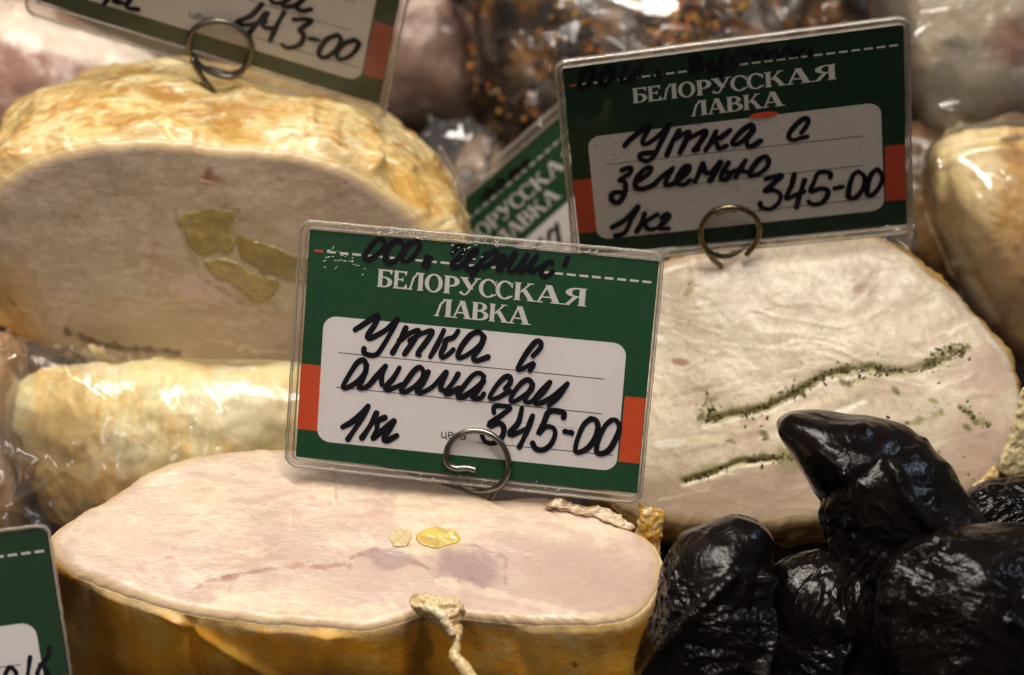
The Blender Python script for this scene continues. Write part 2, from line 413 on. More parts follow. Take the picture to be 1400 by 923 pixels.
OUT_FR = [(68, 745), (76, 724), (108, 700), (158, 672), (215, 637), (270, 621), (340, 612), (410, 612), (500, 628), (600, 655),
          (680, 682), (740, 678), (800, 690), (850, 712), (888, 735), (903, 765), (898, 800), (872, 832), (820, 848), (760, 850), (700, 846),
          (640, 840), (604, 836), (572, 838), (545, 846), (500, 855), (420, 850), (330, 843), (250, 830), (180, 812), (128, 792), (88, 772)]
def skin_front(V, T):
    x, y = proj(V)
    f = ridged(V * np.array([90, 90, 30]), 2, 4) * .0004 + fbm(V * 40, 2, 9) * .0016
    f = f + -.0012 * np.exp(-((x - 572) / 14) ** 2) * (1 - sstep(.4, .8, T)) + .0014 * np.exp(-((x - 455 + (y - 850) * .3) / 16) ** 2) - .001 * np.exp(-((x - 690 - (y - 850) * .5) / 14) ** 2) - .002 * np.exp(-((x - 250 - (y - 800) * .2) / 8) ** 2)
    f = f + .0012 * np.exp(-((x - 250 - (y - 850) * 1.6) / 12) ** 2) * (y > 780)
    return f
def colskin_front(V, T):
    p = Paint(V, (.95, .44, .04))
    p.noise(60, (.95, .58, .12), .7, -.1, .4, 2, (1.2, 1.2, .8)); p.noise(45, (.66, .27, .02), .7, 0, .45, 17, (1.3, 1.3, .7))
    p.mix((.84, .62, .34), .85 * (1 - sstep(.005, .075, T + p.wx * .0035 + p.wy * .003)))
    p.blob(95, 800, 20, 55, 5, (.62, .27, .03), .9, .5); p.blob(300, 850, 60, 12, 12, (.80, .52, .16), .6, .6); p.blob(470, 872, 90, 10, -2, (.80, .50, .12), .6, .6)
    p.blob(112, 850, 24, 90, 8, (.66, .46, .24), .6, .6); p.blob(88, 800, 14, 60, 8, (.50, .24, .05), .9, .5)
    p.blob(800, 870, 60, 60, 0, (.62, .42, .12), .6, .6); p.blob(770, 860, 34, 16, 60, (.80, .60, .30), .7, .5)
    p.blob(400, 935, 280, 40, 0, (.26, .11, .02), .7, .8)  # lower edge darkened, in part light falloff put into the colour
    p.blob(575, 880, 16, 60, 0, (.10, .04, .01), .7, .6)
    p.blob(786, 908, 6, 6, 0, (.05, .02, .01), .8, .5)
    for _ in range(30):
        x = random.uniform(640, 780); y = random.uniform(860, 930); p.line([(x, y), (x + 30, y + 10)], 2.5, (.74, .50, .22), .5)
    return p.c
roll(OUT_FR, FR, (0, .12, -1), .052, (470, 735), nface=(640, 190), bulge=-.01, rimj=3.5, facecol=col_front, skinfn=skin_front, skincol=colskin_front,
     parent=fr, mface=M_MEAT, mskin=M_SKIND, endp=5, wob=.0005, shoulder=.12, shrink=lambda t: 1 + .05 * sstep(0, .5, t) - .05 * t ** 2)

def slab(name, outline, plane, h, mat, parent, colfn, seed=0, n=160, m=40, off=0.0):
    px = ring_jitter(spline(outline, n), 9, seed); P = np.array([plane.hit(*q) for q in px]); uv = plane.uv(P); c = uv.mean(0)
    r = np.linspace(1.1, .02, m); UV = (c + (uv - c)[None] * r[:, None, None]).reshape(-1, 2); rr = np.repeat(r, n)
    V = plane.p3(UV); hh = .00035 + off - .0012 * sstep(.84, 1.1, rr) + fbm(V * 260, 3, seed) * .0004 + fbm(V * 50, 2, 5) * .0011
    V = V + plane.N * hh[:, None]
    V = np.vstack([V, V[-n:].mean(0)]); e = len(V) - 1
    fl = grid_faces(m, n)[:, ::-1].tolist() + [[(m - 1) * n + (j + 1) % n, (m - 1) * n + j, e] for j in range(n)]
    return mesh(name, V, fl, mat, parent, colors=colfn(V))
def fruit(base, dark):
    def f(V):
        p = Paint(V, base); p.noise(120, dark, .7, -.1, .4, 3, (1, 1, 1.5)); p.noise(500, dark, .3, 0, .4, 8)
        p.noise(160, tuple(min(1, c * 1.25) for c in base), .6, 0, .4, 5); return p.c
    return f
slab('pineapple_chunk', [(566, 738), (578, 722), (600, 719), (620, 725), (634, 737), (615, 747), (590, 751), (574, 748)], FR, .0009, M_FRUIT, fr, fruit((.60, .43, .08), (.52, .36, .12)), 3)
slab('pineapple_chunk', [(528, 735), (540, 724), (560, 726), (566, 738), (558, 748), (540, 750)], FR, .0006, M_FRUIT, fr, fruit((.60, .47, .24), (.58, .43, .26)), 5)

# knot of twisted skin, strand and flaps
def blobpart(name, outline, w, tf, tb, parent, base, dark, seed, mat=None, dfreq=300, damp=.0012, elev=35):
    def cf(V):
        p = Paint(V, base); p.noise(260, dark, .8, -.05, .35, seed); return p.c
    return pillow(name, outline, w, tf, tb, mat or M_SKIN, parent, elev=elev, n=90, m=24, disp=lambda V: ridged(V * dfreq, 3, seed) * damp - damp * .5, col=cf)
blobpart('twisted_knot', [(560, 822), (572, 812), (590, 815), (608, 818), (628, 822), (634, 836), (628, 850), (632, 866), (622, 872), (606, 862), (594, 852), (580, 842), (566, 834)], 61.35, .0035, .004, fr, (.66, .49, .25), (.40, .22, .06), 6, dfreq=300, damp=.0016)
def tube(name, pts, rad, mat, parent, col=None, ns=12, n=60, wob=0):
    P = spline(pts, n, closed=False); R = np.interp(np.linspace(0, 1, n), np.linspace(0, 1, len(rad)), rad)
    T = np.gradient(P, axis=0); T /= np.linalg.norm(T, axis=1)[:, None]
    a = np.cross(T[0], [0.3, .5, .8]); a /= np.linalg.norm(a); V = []
    for i in range(n):
        a = a - T[i] * (a @ T[i]); a /= np.linalg.norm(a); b = np.cross(T[i], a)
        for k in range(ns):
            th = 2 * math.pi * k / ns; V.append(P[i] + (a * math.cos(th) + b * math.sin(th)) * R[i])
    V = np.array(V)
    if wob: V = V + np.stack([fbm(V * 700, 2, s) for s in (1, 2, 3)], 1) * wob
    fl = grid_faces(n, ns).tolist() + [list(range(ns))[::-1], [(n - 1) * ns + k for k in range(ns)]]
    return mesh(name, V, fl, mat, parent, colors=(np.tile(col, (len(V), 1)) if col else None))
tube('skin_strand', [at(625, 858, 61.1), at(624, 880, 60.9), at(622, 898, 60.8), at(634, 912, 60.7), at(648, 935, 60.6)], [.0016, .0010, .0016, .0018, .002], M_SKIN, fr, (.66, .48, .22), wob=.0005)
tube('skin_strand', [at(575, 830, 61.2), at(600, 838, 60.9), at(620, 868, 60.8)], [.001, .0014, .001], M_SKIN, fr, (.74, .60, .38), wob=.0006)
blobpart('skin_flap', [(872, 716), (873, 688), (884, 694), (907, 700), (905, 722), (902, 760), (898, 790), (886, 786), (880, 750), (866, 735)], 64.6, .0012, .0014, fr, (.60, .34, .06), (.74, .56, .30), 9, elev=15)
blobpart('skin_shred', [(742, 690), (752, 684), (770, 683), (792, 688), (830, 696), (858, 712), (868, 722), (850, 722), (815, 708), (790, 702), (775, 697), (757, 694)], 64.4, .0005, .0010, fr, (.66, .50, .33), (.40, .24, .11), 12, elev=60, dfreq=260, damp=.0012)

# ---------------------------------------------------------------- 2. rear left roll with pineapple
RL = Plane(300, 350, 72, 0, 3)
rl = thing('duck_roll', 'large yellow skinned duck roll with green pineapple pieces in its shaded cut face, upper left', 'duck roll', at(300, 505, 73.4), 'sliced duck rolls')
OUT_RL = [(-14, 330), (-6, 262), (20, 236), (70, 213), (140, 198), (220, 194), (300, 205), (370, 208), (440, 220), (500, 246), (548, 280), (590, 320), (618, 370), (615, 430), (580, 480), (510, 503),
          (400, 509), (300, 511), (200, 506), (110, 498), (60, 478), (20, 445), (-6, 400)]
def col_rl(V):
    p = Paint(V, (.50, .40, .30))  # base painted darker so this cut face looks more shadowed
    p.noise(45, (.48, .35, .27), .7, -.1, .4, 3); p.noise(200, (.66, .53, .42), .5, -.05, .4, 9, (1, 1, 1.6)); p.noise(450, (.42, .30, .22), .35, 0, .4, 29)
    p.seams(30, (.42, .29, .21), .45, .05, (1, 1, 1.6), 5); p.seams(75, (.66, .53, .40), .35, .08, (1, 1, 1.8), 15)
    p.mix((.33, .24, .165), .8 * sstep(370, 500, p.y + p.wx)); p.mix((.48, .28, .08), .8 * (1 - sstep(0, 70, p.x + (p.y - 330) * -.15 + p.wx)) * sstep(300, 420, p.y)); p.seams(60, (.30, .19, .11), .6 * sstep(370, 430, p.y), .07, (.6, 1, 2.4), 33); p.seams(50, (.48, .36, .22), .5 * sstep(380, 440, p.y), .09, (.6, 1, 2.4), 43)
    p.blob(290, 246, 18, 9, 0, (.36, .16, .13), .8, .6, .4); p.blob(286, 238, 7, 10, 0, (.30, .10, .08), .8, .5, .2)
    p.line([(275, 246), (284, 248), (296, 251)], 2.2, (.75, .52, .45), .9, warp=.1)
    p.blob(285, 400, 60, 26, 10, (.60, .42, .40), .5, .5); p.blob(210, 440, 120, 38, 8, (.50, .38, .22), .5, .6)
    p.blob(160, 465, 160, 30, 5, (.44, .33, .20), .5, .6)
    for _ in range(26):
        x = random.uniform(60, 380); y = random.uniform(395, 490); L = random.uniform(25, 80)
        p.line([(x, y), (x + L * .5, y + random.uniform(-8, 8)), (x + L, y + random.uniform(-4, 14))], 4, random.choice([(.44, .29, .17), (.56, .44, .28)]), .5)
    p.blob(330, 350, 110, 60, 25, (.44, .35, .20), .55, .7); p.line([(240, 290), (256, 330), (274, 380), (330, 412)], 5, (.34, .25, .16), .6)
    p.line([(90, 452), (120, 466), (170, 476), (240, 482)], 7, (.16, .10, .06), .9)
    p.line([(12, 405), (24, 420), (34, 432)], 3, (.30, .15, .08), .7)
    p.line([(325, 285), (318, 310), (320, 340), (300, 352)], 1.8, (.34, .22, .10), .6)
    for _ in range(14):
        p.blob(random.uniform(40, 560), random.uniform(220, 400), 7, 3.2, random.uniform(-20, 20), (.36, .21, .15), .6, .6, .3)
    r = seg_dist(p.x, p.y, OUT_RL + [OUT_RL[0]])
    p.mix((.62, .44, .20), .8 * (1 - sstep(1, 15, r + p.wx * .5)))
    return p.c
def fold(x, y, pts, w, h):
    return h * np.exp(-(seg_dist(x, y, pts) / w) ** 2)
def skin_rl(V, T):
    x, y = proj(V)
    q = V + np.stack([fbm(V * 40, 2, 31)] * 3, 1) * .01
    f = ridged(q * np.array([28, 90, 110]), 3, 14, gain=.5) * .0018 + ridged(q * np.array([90, 220, 260]), 2, 15) * .0005 * sstep(-.2, .3, fbm(V * 50, 2, 77)) + fbm(V * 45, 2, 19) * .005
    f = f + fold(x, y, [(500, 246), (470, 225), (425, 190), (420, 160)], 9, .002) + fold(x, y, [(195, 160), (225, 180), (245, 200)], 5, -.0015)
    f = f + fold(x, y, [(505, 240), (520, 215), (515, 195), (560, 230)], 7, .0016)
    f = f - fold(x, y, [(305, 140), (304, 162)], 18, .004)
    return f
def colskin_rl(V, T):
    p = Paint(V, (.68, .52, .22))
    p.noise(45, (.74, .62, .34), .85, -.15, .3, 2, (1, 1, 1)); p.noise(60, (.46, .25, .05), .8, .02, .34, 17, (.8, 1.2, 2.0)); p.noise(35, (.54, .34, .09), .6, .03, .3, 27)
    p.seams(60, (.80, .66, .38), .6, .07, (.35, 1.6, 1.8), 37)
    p.blob(320, 150, 70, 16, 0, (.48, .22, .06), .5, .8); p.blob(220, 125, 30, 10, -10, (.50, .24, .06), .55, .7)
    p.blob(20, 230, 60, 40, -40, (.50, .26, .05), .5, .8); p.blob(580, 240, 50, 80, -20, (.52, .29, .05), .5, .8)
    p.blob(450, 210, 60, 24, 20, (.84, .70, .42), .7, .5); p.blob(400, 190, 50, 14, 5, (.86, .76, .52), .7, .5)
    p.blob(210, 85, 60, 12, 5, (.86, .74, .44), .8, .5); p.blob(550, 140, 40, 30, 30, (.84, .72, .40), .7, .6)
    p.noise(200, (.44, .19, .03), .5, .12, .45, 37, (1, 1.5, 3.0))
    for _ in range(70):
        x = random.uniform(20, 560); y = 90 + ((x - 300) / 280) ** 2 * 60 + random.uniform(0, 100); L = random.uniform(25, 80); sl = (x - 300) / 300 * .7
        p.line([(x, y), (x + L * .5, y + sl * L * .5 + random.uniform(-5, 5)), (x + L, y + sl * L)], random.uniform(1.5, 4), random.choice([(.46, .20, .03), (.56, .30, .06), (.88, .78, .50)]), .55)
    p.mix((.70, .50, .22), .7 * (1 - sstep(.0, .05, T)))
    return p.c
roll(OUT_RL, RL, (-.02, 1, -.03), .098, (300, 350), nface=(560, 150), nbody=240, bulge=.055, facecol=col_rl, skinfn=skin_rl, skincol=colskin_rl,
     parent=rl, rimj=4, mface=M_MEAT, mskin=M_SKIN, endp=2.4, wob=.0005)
G1 = fruit((.35, .265, .09), (.36, .27, .12)); G2 = fruit((.30, .22, .075), (.30, .23, .11)); G3 = fruit((.37, .28, .10), (.38, .28, .15))
slab('pineapple_chunk', [(243, 297), (262, 286), (290, 282), (318, 292), (320, 318), (322, 348), (300, 352), (270, 350), (254, 326)], RL, .0012, M_FRUIT, rl, G1, 3)
slab('pineapple_chunk', [(320, 318), (350, 328), (400, 344), (440, 356), (440, 388), (400, 384), (362, 374), (334, 358), (322, 346)], RL, .0010, M_FRUIT, rl, G2, 7)
slab('pineapple_chunk', [(276, 356), (300, 352), (330, 362), (362, 376), (388, 384), (380, 404), (362, 416), (340, 410), (322, 390), (290, 378)], RL, .0009, M_FRUIT, rl, G3, 9)

# ---------------------------------------------------------------- 3. right roll with greens
RR = Plane(1140, 520, 69.6, 44, -4)
rr_ = thing('duck_roll', 'white duck roll marbled with dark green herbs, cut face lit, under the right price card', 'duck roll', (*at(1140, 520, 69.6)[:2], 0), 'sliced duck rolls')
OUT_RR = [(800, 420), (850, 372), (920, 350), (990, 338), (1060, 330), (1130, 322), (1190, 320), (1235, 338), (1280, 378), (1310, 400), (1345, 440), (1378, 480), (1394, 520), (1396, 560), (1390, 600), (1372, 640), (1335, 672),
          (1290, 695), (1220, 706), (1150, 708), (1090, 712), (1000, 716), (930, 712), (870, 700), (820, 660), (790, 560), (788, 480)]
def col_rr(V):
    p = Paint(V, (.72, .62, .47))
    p.noise(60, (.70, .58, .42), .5, -.1, .4, 3); p.noise(220, (.76, .66, .48), .6, -.05, .4, 9, (1, 1, 2)); p.noise(70, (.56, .41, .30), .6, .0, .4, 13); p.noise(480, (.50, .38, .25), .35, 0, .4, 29); p.noise(30, (.54, .43, .30), .6, 0, .3, 83)
    p.seams(35, (.50, .38, .25), .5, .05, (1, 1.2, 1.8), 5); p.seams(70, (.76, .66, .48), .4, .07, (1, 1.2, 2), 15); p.seams(45, (.36, .26, .16), .5, .035, (.6, 1.2, 2.2), 55); p.seams(120, (.52, .40, .27), .35, .07, (1, 1.2, 2), 35)
    PK = (.52, .36, .28); HB = (.16, .15, .045); HB2 = (.30, .27, .10)
    p.line([(900, 690), (960, 668), (1030, 650), (1090, 645)], 4, (.40, .29, .18), .6); p.line([(905, 560), (960, 548), (1010, 530), (1090, 500)], 4, (.52, .40, .27), .5); p.line([(900, 625), (950, 615), (1010, 604), (1080, 590)], 4, (.48, .36, .24), .5)
    p.mix((.48, .35, .25), .7 * sstep(590, 720, p.y + (p.x - 900) * .10 + p.wx))  # lower part darker and browner: shade of its tilt put into the colour
    p.blob(1345, 510, 55, 40, 20, PK, .8, .6); p.blob(1180, 395, 18, 9, 0, (.42, .28, .20), .85, .5, .4)
    p.blob(1340, 600, 60, 60, 10, PK, .6, .6); p.blob(1060, 660, 150, 40, -5, (.50, .36, .27), .7, .6)
    p.blob(930, 494, 15, 6, 5, (.36, .15, .11), .9, .4, .3); p.blob(1210, 530, 60, 20, -5, (.54, .40, .30), .6, .6)
    # fat seams and herb lines
    p.line([(900, 605), (970, 600), (1030, 585), (1100, 560), (1160, 530), (1210, 500)], 9, (.82, .70, .46), .5)
    p.line([(965, 575), (1005, 566), (1050, 555), (1090, 535), (1130, 512), (1180, 504), (1240, 508), (1290, 492), (1310, 480)], 16, (.44, .40, .22), .6, .7, .9); p.line([(965, 575), (1005, 566), (1050, 555), (1090, 535), (1130, 512), (1180, 504)], 7, HB2, .6, 1.0, 1.0, 200)
    p.line([(1000, 567), (1050, 553), (1090, 536), (1120, 518), (1160, 502), (1190, 500)], 4, HB, .6, .9, .7)
    p.line([(1270, 488), (1300, 478), (1322, 474)], 8, HB2, .85, .8, .6)
    p.line([(966, 535), (972, 556), (985, 570)], 9, HB2, .75, .8)
    p.line([(935, 655), (975, 643), (1010, 630), (1060, 625), (1110, 620)], 11, (.40, .36, .17), .8, .8, .8); p.line([(935, 655), (980, 642), (1010, 628), (1060, 622)], 4, HB, .6, .9); p.blob(1075, 630, 26, 12, -10, HB2, .7, .7)
    p.line([(1235, 580), (1262, 572), (1284, 566)], 7, HB2, .75, .8); p.line([(1310, 555), (1322, 562), (1330, 572)], 6, HB, .7, .8); p.line([(1335, 576), (1352, 580)], 6, HB2, .7, .8)
    p.line([(1200, 300), (1240, 345), (1290, 392), (1330, 430)], 5, (.46, .36, .24), .5)
    p.line([(940, 365), (948, 385), (938, 405)], 4, (.40, .30, .12), .7, .8); p.line([(880, 635), (900, 640)], 4, (.42, .26, .16), .6)
    p.blob(915, 605, 26, 7, -4, (.88, .84, .76), .8, .4, .3)
    for x, y, a in ((1047, 597, 40), (1045, 593, 30), (1158, 525, 30), (1150, 522, 60), (1322, 585, 30), (958, 570, -60), (975, 575, 20), (1225, 535, 40), (1000, 605, 10), (1100, 580, 0), (1276, 548, 20)):
        p.blob(x, y, 9, 4.5, a, HB if x != 1276 else HB2, .85, .5, .15)
    for _ in range(40):
        p.blob(random.uniform(920, 1370), random.uniform(370, 680), random.uniform(2.5, 5.5), 2.5, random.uniform(0, 90), random.choice([HB2, (.5, .34, .2)]), .5, .6, .2)
    for _ in range(22):
        x = random.uniform(900, 1300); y = random.uniform(360, 690); L = random.uniform(30, 110); s = random.uniform(-.45, -.1)
        p.line([(x, y), (x + L * .5, y + s * L * .5 + random.uniform(-4, 4)), (x + L, y + s * L)], 3, random.choice([(.46, .34, .22), (.80, .70, .50)]), .5)
    r = seg_dist(p.x, p.y, OUT_RR + [OUT_RR[0]])
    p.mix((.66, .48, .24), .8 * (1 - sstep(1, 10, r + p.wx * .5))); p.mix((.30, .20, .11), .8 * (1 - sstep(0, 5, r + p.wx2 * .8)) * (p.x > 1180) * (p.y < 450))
    return p.c
def face_rr(V):
    x, y = proj(V)
    v = (V - RR.O) @ RR.Y; u = (V - RR.O) @ RR.X
    dome = -4.5 * np.clip(-v, 0, 1) ** 2 - 1.2 * np.clip(v, 0, 1) ** 2 - 1.0 * u ** 2 * .5
    lay = ridged((V + np.stack([fbm(V * 30, 2, 66)] * 3, 1) * .012) @ np.array([[40, 0, 0], [0, 60, 0], [60, 0, 190]]).astype(float), 2, 23, gain=.4)
    return dome + .00012 * np.clip(lay, 0, 1) ** 2 + .00015 * fbm(V * 120, 2, 91) - fold(x, y, [(1000, 600), (1080, 585), (1180, 545)], 6, .0003) - fold(x, y, [(965, 575), (1005, 566), (1050, 555), (1090, 535), (1130, 512), (1180, 504), (1240, 508), (1290, 492)], 5, .0010) - fold(x, y, [(935, 655), (975, 643), (1010, 630), (1060, 625)], 4, .0009) \
        + fbm(V * 22, 2, 6) * .0012
def colskin_rr(V, T):
    p = Paint(V, (.40, .24, .07)); p.noise(80, (.56, .38, .14), .7, -.1, .4, 2); p.noise(60, (.20, .10, .03), .7, 0, .4, 7); return p.c
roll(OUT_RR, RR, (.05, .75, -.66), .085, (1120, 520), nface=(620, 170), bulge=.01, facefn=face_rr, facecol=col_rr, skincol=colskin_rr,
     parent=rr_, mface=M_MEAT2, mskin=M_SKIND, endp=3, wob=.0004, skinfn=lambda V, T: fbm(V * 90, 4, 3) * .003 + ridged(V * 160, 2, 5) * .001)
def herb_chips():
    lines = [([(965, 575), (1005, 566), (1050, 555), (1090, 535), (1130, 512), (1180, 504), (1240, 508), (1290, 492), (1322, 474)], 6.5, 900), ([(1000, 567), (1050, 553), (1090, 536), (1125, 514)], 3.5, 500), ([(966, 535), (972, 556), (985, 572)], 5, 40),
             ([(935, 655), (975, 643), (1010, 630), (1060, 622), (1100, 622)], 4, 380), ([(1235, 580), (1262, 572), (1284, 566)], 4, 50), ([(1310, 555), (1322, 562), (1332, 574)], 4, 36), ([(1335, 576), (1354, 580)], 3, 22), ([(1270, 488), (1322, 474)], 6, 60),
             ([(920, 560), (1370, 600)], 60, 46), ([(940, 380), (948, 400)], 6, 18), ([(1040, 590), (1052, 600)], 3, 8), ([(950, 572), (962, 578)], 4, 14)]
    V = []; F = []; MI = []
    for pts, sp, cnt in lines:
        S = spline(pts, 200, closed=False)
        for _ in range(cnt):
            q = S[min(199, int(200 * rng.beta(1.1, 1.1)))] + rng.normal(size=2) * sp * rng.choice([.3, .6, 1.1])
            if perlin(np.array([[q[0] * .021, q[1] * .021, .5]]), 9)[0] < rng.uniform(-.35, .25): continue
            P0 = RR.hit(*q); a = rng.uniform(0, math.pi); L = rng.uniform(.0002, .0010); W = L * rng.uniform(.3, .7)
            if rng.random() < .1: L *= 1.6
            ux = RR.X * math.cos(a) + RR.Y * math.sin(a); uy = -RR.X * math.sin(a) + RR.Y * math.cos(a)
            h = fbm(P0[None] * 50, 2, 5)[0] * .0004 * 2.2 + face_rr(P0[None])[0]
            k = 6; b = len(V)
            for j in range(k):
                t = 2 * math.pi * j / k; rr0 = rng.uniform(.6, 1.1)
                V.append(P0 + ux * math.cos(t) * L * rr0 + uy * math.sin(t) * W * rr0 + RR.N * (h + .00002))
            V.append(P0 + RR.N * (h + .00006))
            for j in range(k): F.append([b + j, b + (j + 1) % k, b + k]); MI.append(rng.choice(3, p=[.35, .35, .3]) if len(MI) % k == 0 else MI[-1])
    o = mesh('chopped_herbs', V, F, None, rr_, mats=[flat('dark_herb', (.020, .018, .007), .7, .15, .2), flat('green_herb', (.075, .065, .016), .7, .15, .2), flat('olive_herb', (.19, .15, .05), .7, .15, .2)], midx=MI); o['kind'] = 'stuff'
herb_chips()
blobpart('torn_skin', [(1366, 640), (1378, 600), (1390, 560), (1400, 530), (1420, 560), (1418, 640), (1385, 652), (1372, 648)], 68.3, .0012, .0016, rr_, (.62, .52, .28), (.42, .34, .16), 22, elev=20)
blobpart('torn_skin', [(1318, 680), (1330, 664), (1344, 655), (1358, 640), (1366, 652), (1350, 672), (1332, 690)], 68.6, .0014, .0016, rr_, (.60, .42, .16), (.40, .24, .06), 23, elev=20)

# ---------------------------------------------------------------- 4. film-wrapped roll under the rear left roll
wl = thing('wrapped_roll', 'yellow poultry roll wrapped in clinging plastic, squeezed under the upper left roll', 'wrapped roll', (*at(200, 600, 72)[:2], 0), 'rolls wrapped in plastic film')
def col_wl(V):
    p = Paint(V, (.72, .65, .34)); p.noise(60, (.78, .74, .52), .7, -.1, .3, 4)
    p.noise(60, (.68, .44, .12), .7, .05, .45, 21, (2.2, 1, .8)); p.blob(85, 600, 65, 120, 10, (.70, .44, .12), .7, .7); p.seams(50, (.58, .36, .09), .5, .10, (2.2, 1, .7), 9)
    p.blob(120, 680, 120, 36, -20, (.46, .24, .05), .7, .7); p.blob(330, 560, 120, 50, 0, (.78, .72, .52), .6, .7); return p.c
pillow('roll_body', [(-12, 600), (2, 545), (56, 512), (140, 500), (240, 498), (340, 502), (440, 510), (520, 560), (500, 640), (420, 700), (300, 740), (180, 750), (90, 720), (45, 660)], 72.2, .022, .03, M_DULL, wl, elev=38, n=360, m=110, p=2.6,
       disp=lambda V: ridged(V * np.array([90, 60, 60]), 3, 8) * .001 + fbm(V * 50, 3, 2) * .004, col=col_wl)
def crumple(f=38, a=.006, s=1, st=(1, 1, 1), sharp=2.0):
    return lambda V: (np.clip(ridged((V + np.stack([fbm(V * 18, 2, s + 50)] * 3, 1) * .02) * np.array(st) * f * .6, 2, s, gain=.3), 0, 1) ** 5) * a * sstep(-.15, .2, fbm(V * 25, 2, s + 80)) + a * .3 * fbm(V * 30, 2, s + 90)
pillow('plastic_film', [(-30, 560), (-20, 490), (30, 468), (90, 480), (160, 492), (300, 494), (420, 500), (540, 540), (520, 650), (430, 720), (300, 760), (150, 770), (20, 760), (-30, 700)], 71.6, .022, .03, M_FILM, wl, elev=38, n=420, m=130, p=2.6,
       disp=lambda V: crumple(75, .0040, 3, (1.5, .7, 1))(V) + (lambda x, y: fold(x, y, [(183, 604), (190, 584), (212, 571), (255, 568)], 4, .0022) + fold(x, y, [(172, 655), (205, 632), (208, 622), (192, 612)], 5, .0026)
           + fold(x, y, [(138, 617), (160, 606), (182, 602)], 3.5, .0016) + fold(x, y, [(0, 700), (60, 668), (120, 625)], 5, .0024) + fold(x, y, [(70, 690), (90, 712)], 4, .002) + fold(x, y, [(92, 632), (100, 612)], 5, .002))(*proj(V)))
# orange piece at the far left under film
wo = thing('wrapped_roll', 'orange skinned piece under shiny crumpled film at the left edge', 'wrapped roll', (*at(10, 560, 76)[:2], 0), 'rolls wrapped in plastic film')
def col_wo(V):
    p = Paint(V, (.74, .42, .17)); p.noise(50, (.80, .60, .42), .8, -.1, .35, 4, (2, 1, 1)); p.noise(70, (.50, .26, .10), .6, 0, .4, 9, (3, 1, 1)); return p.c
pillow('roll_body', [(-80, 560), (-60, 490), (-10, 462), (6, 480), (14, 520), (8, 600), (22, 700), (0, 740), (-70, 700)], 72.0, .014, .03, M_DULL, wo, elev=35, n=200, m=60, disp=lambda V: ridged(V * 70, 3, 8) * .003, col=col_wo)
pillow('plastic_film', [(-90, 560), (-70, 480), (-10, 452), (14, 470), (22, 520), (16, 600), (34, 700), (30, 790), (-10, 800), (-80, 760)], 70.9, .014, .02, M_FILM3, wo, elev=35, n=300, m=100, disp=crumple(90, .006, 9, (2.2, 1, .6)))

# ---------------------------------------------------------------- 5. black smoked pieces
def black_piece(label, outline, w, tf, tb, elev, yaw, seed, foldpts=None, amp=1.0, smooth_above=None):
    t = thing('smoked_piece', label, 'smoked piece', (*at(outline[0][0], outline[0][1], w)[:2], 0), 'glossy black smoked pieces')
    def d(V):
        q = V + np.stack([fbm(V * 30, 2, seed + 9)] * 3, 1) * .012
        x, y = proj(V)
        a = ridged(q * np.array([40, 55, 55]), 2, seed, gain=.3) * .0014 * amp
        b = fbm(V * 26, 2, seed + 1) * .006
        fine = (ridged(q * np.array([80, 130, 130]), 3, seed + 5) * .0012 + ridged(q * 300, 2, seed + 6) * .0005) * sstep(-.1, .25, fbm(V * 32, 2, seed + 7))
        if smooth_above is not None:
            (x0, y0), (x1, y1) = smooth_above
            s = sstep(-6, 14, (y - (y0 + (x - x0) * (y1 - y0) / (x1 - x0))))
            a = a * (.5 + .5 * s); fine = fine * (.12 + .88 * s)
            b = b + 0
        if foldpts:
            for pts, ww, h in foldpts: b = b + fold(x, y, pts, ww, h)
        return a + b + fine
    pillow('rind', outline, w, tf, tb, M_RIND, t, elev=elev, yaw=yaw, n=420, m=130, p=1.7, disp=d)
    return t
black_piece('glossy black smoked piece rising to a blunt beak in front of the herb roll',
            [(1068, 588), (1074, 574), (1110, 569), (1160, 570), (1200, 575), (1240, 592), (1270, 615), (1300, 645), (1325, 680), (1350, 715), (1358, 760), (1330, 830), (1250, 860), (1170, 840), (1130, 780), (1112, 720), (1098, 680), (1085, 640)],
            63.5, .022, .025, 32, -8, 21, [([(1112, 690), (1150, 668), (1190, 645), (1240, 608)], 12, -.0010), ([(1085, 590), (1130, 600), (1180, 590)], 12, .0015), ([(1155, 650), (1165, 690), (1160, 720)], 6, .002), ([(1215, 630), (1240, 680), (1270, 720)], 9, .002)],
            smooth_above=((1112, 690), (1245, 606)))
black_piece('glossy black smoked piece beside the right end of the front roll',
            [(862, 900), (872, 860), (890, 820), (905, 770), (930, 735), (970, 716), (1010, 715), (1040, 730), (1055, 780), (1052, 840), (1060, 900), (1055, 960), (960, 1000), (870, 970)],
            61.8, .016, .03, 35, -12, 33, [([(1000, 790), (960, 830), (920, 870), (880, 920)], 9, .0018), ([(1042, 790), (1046, 860), (1040, 923)], 5, .002)])
black_piece('dark reddish black smoked piece sunk between the other black ones, bottom edge',
            [(1040, 800), (1080, 770), (1130, 765), (1180, 790), (1215, 840), (1240, 920), (1220, 1000), (1120, 1030), (1050, 1000), (1035, 900)],
            62.6, .012, .03, 35, 0, 47, [([(1150, 855), (1165, 880), (1150, 910)], 12, .003)], amp=.8)
black_piece('broad glossy black smoked piece filling the bottom right corner',
            [(1205, 850), (1215, 800), (1240, 765), (1290, 738), (1350, 728), (1420, 735), (1480, 780), (1500, 880), (1470, 980), (1350, 1030), (1260, 1000), (1215, 930)],
            61.0, .020, .03, 38, 6, 58, [([(1225, 830), (1245, 780), (1290, 755)], 8, .003), ([(1380, 850), (1410, 870)], 10, .002)])
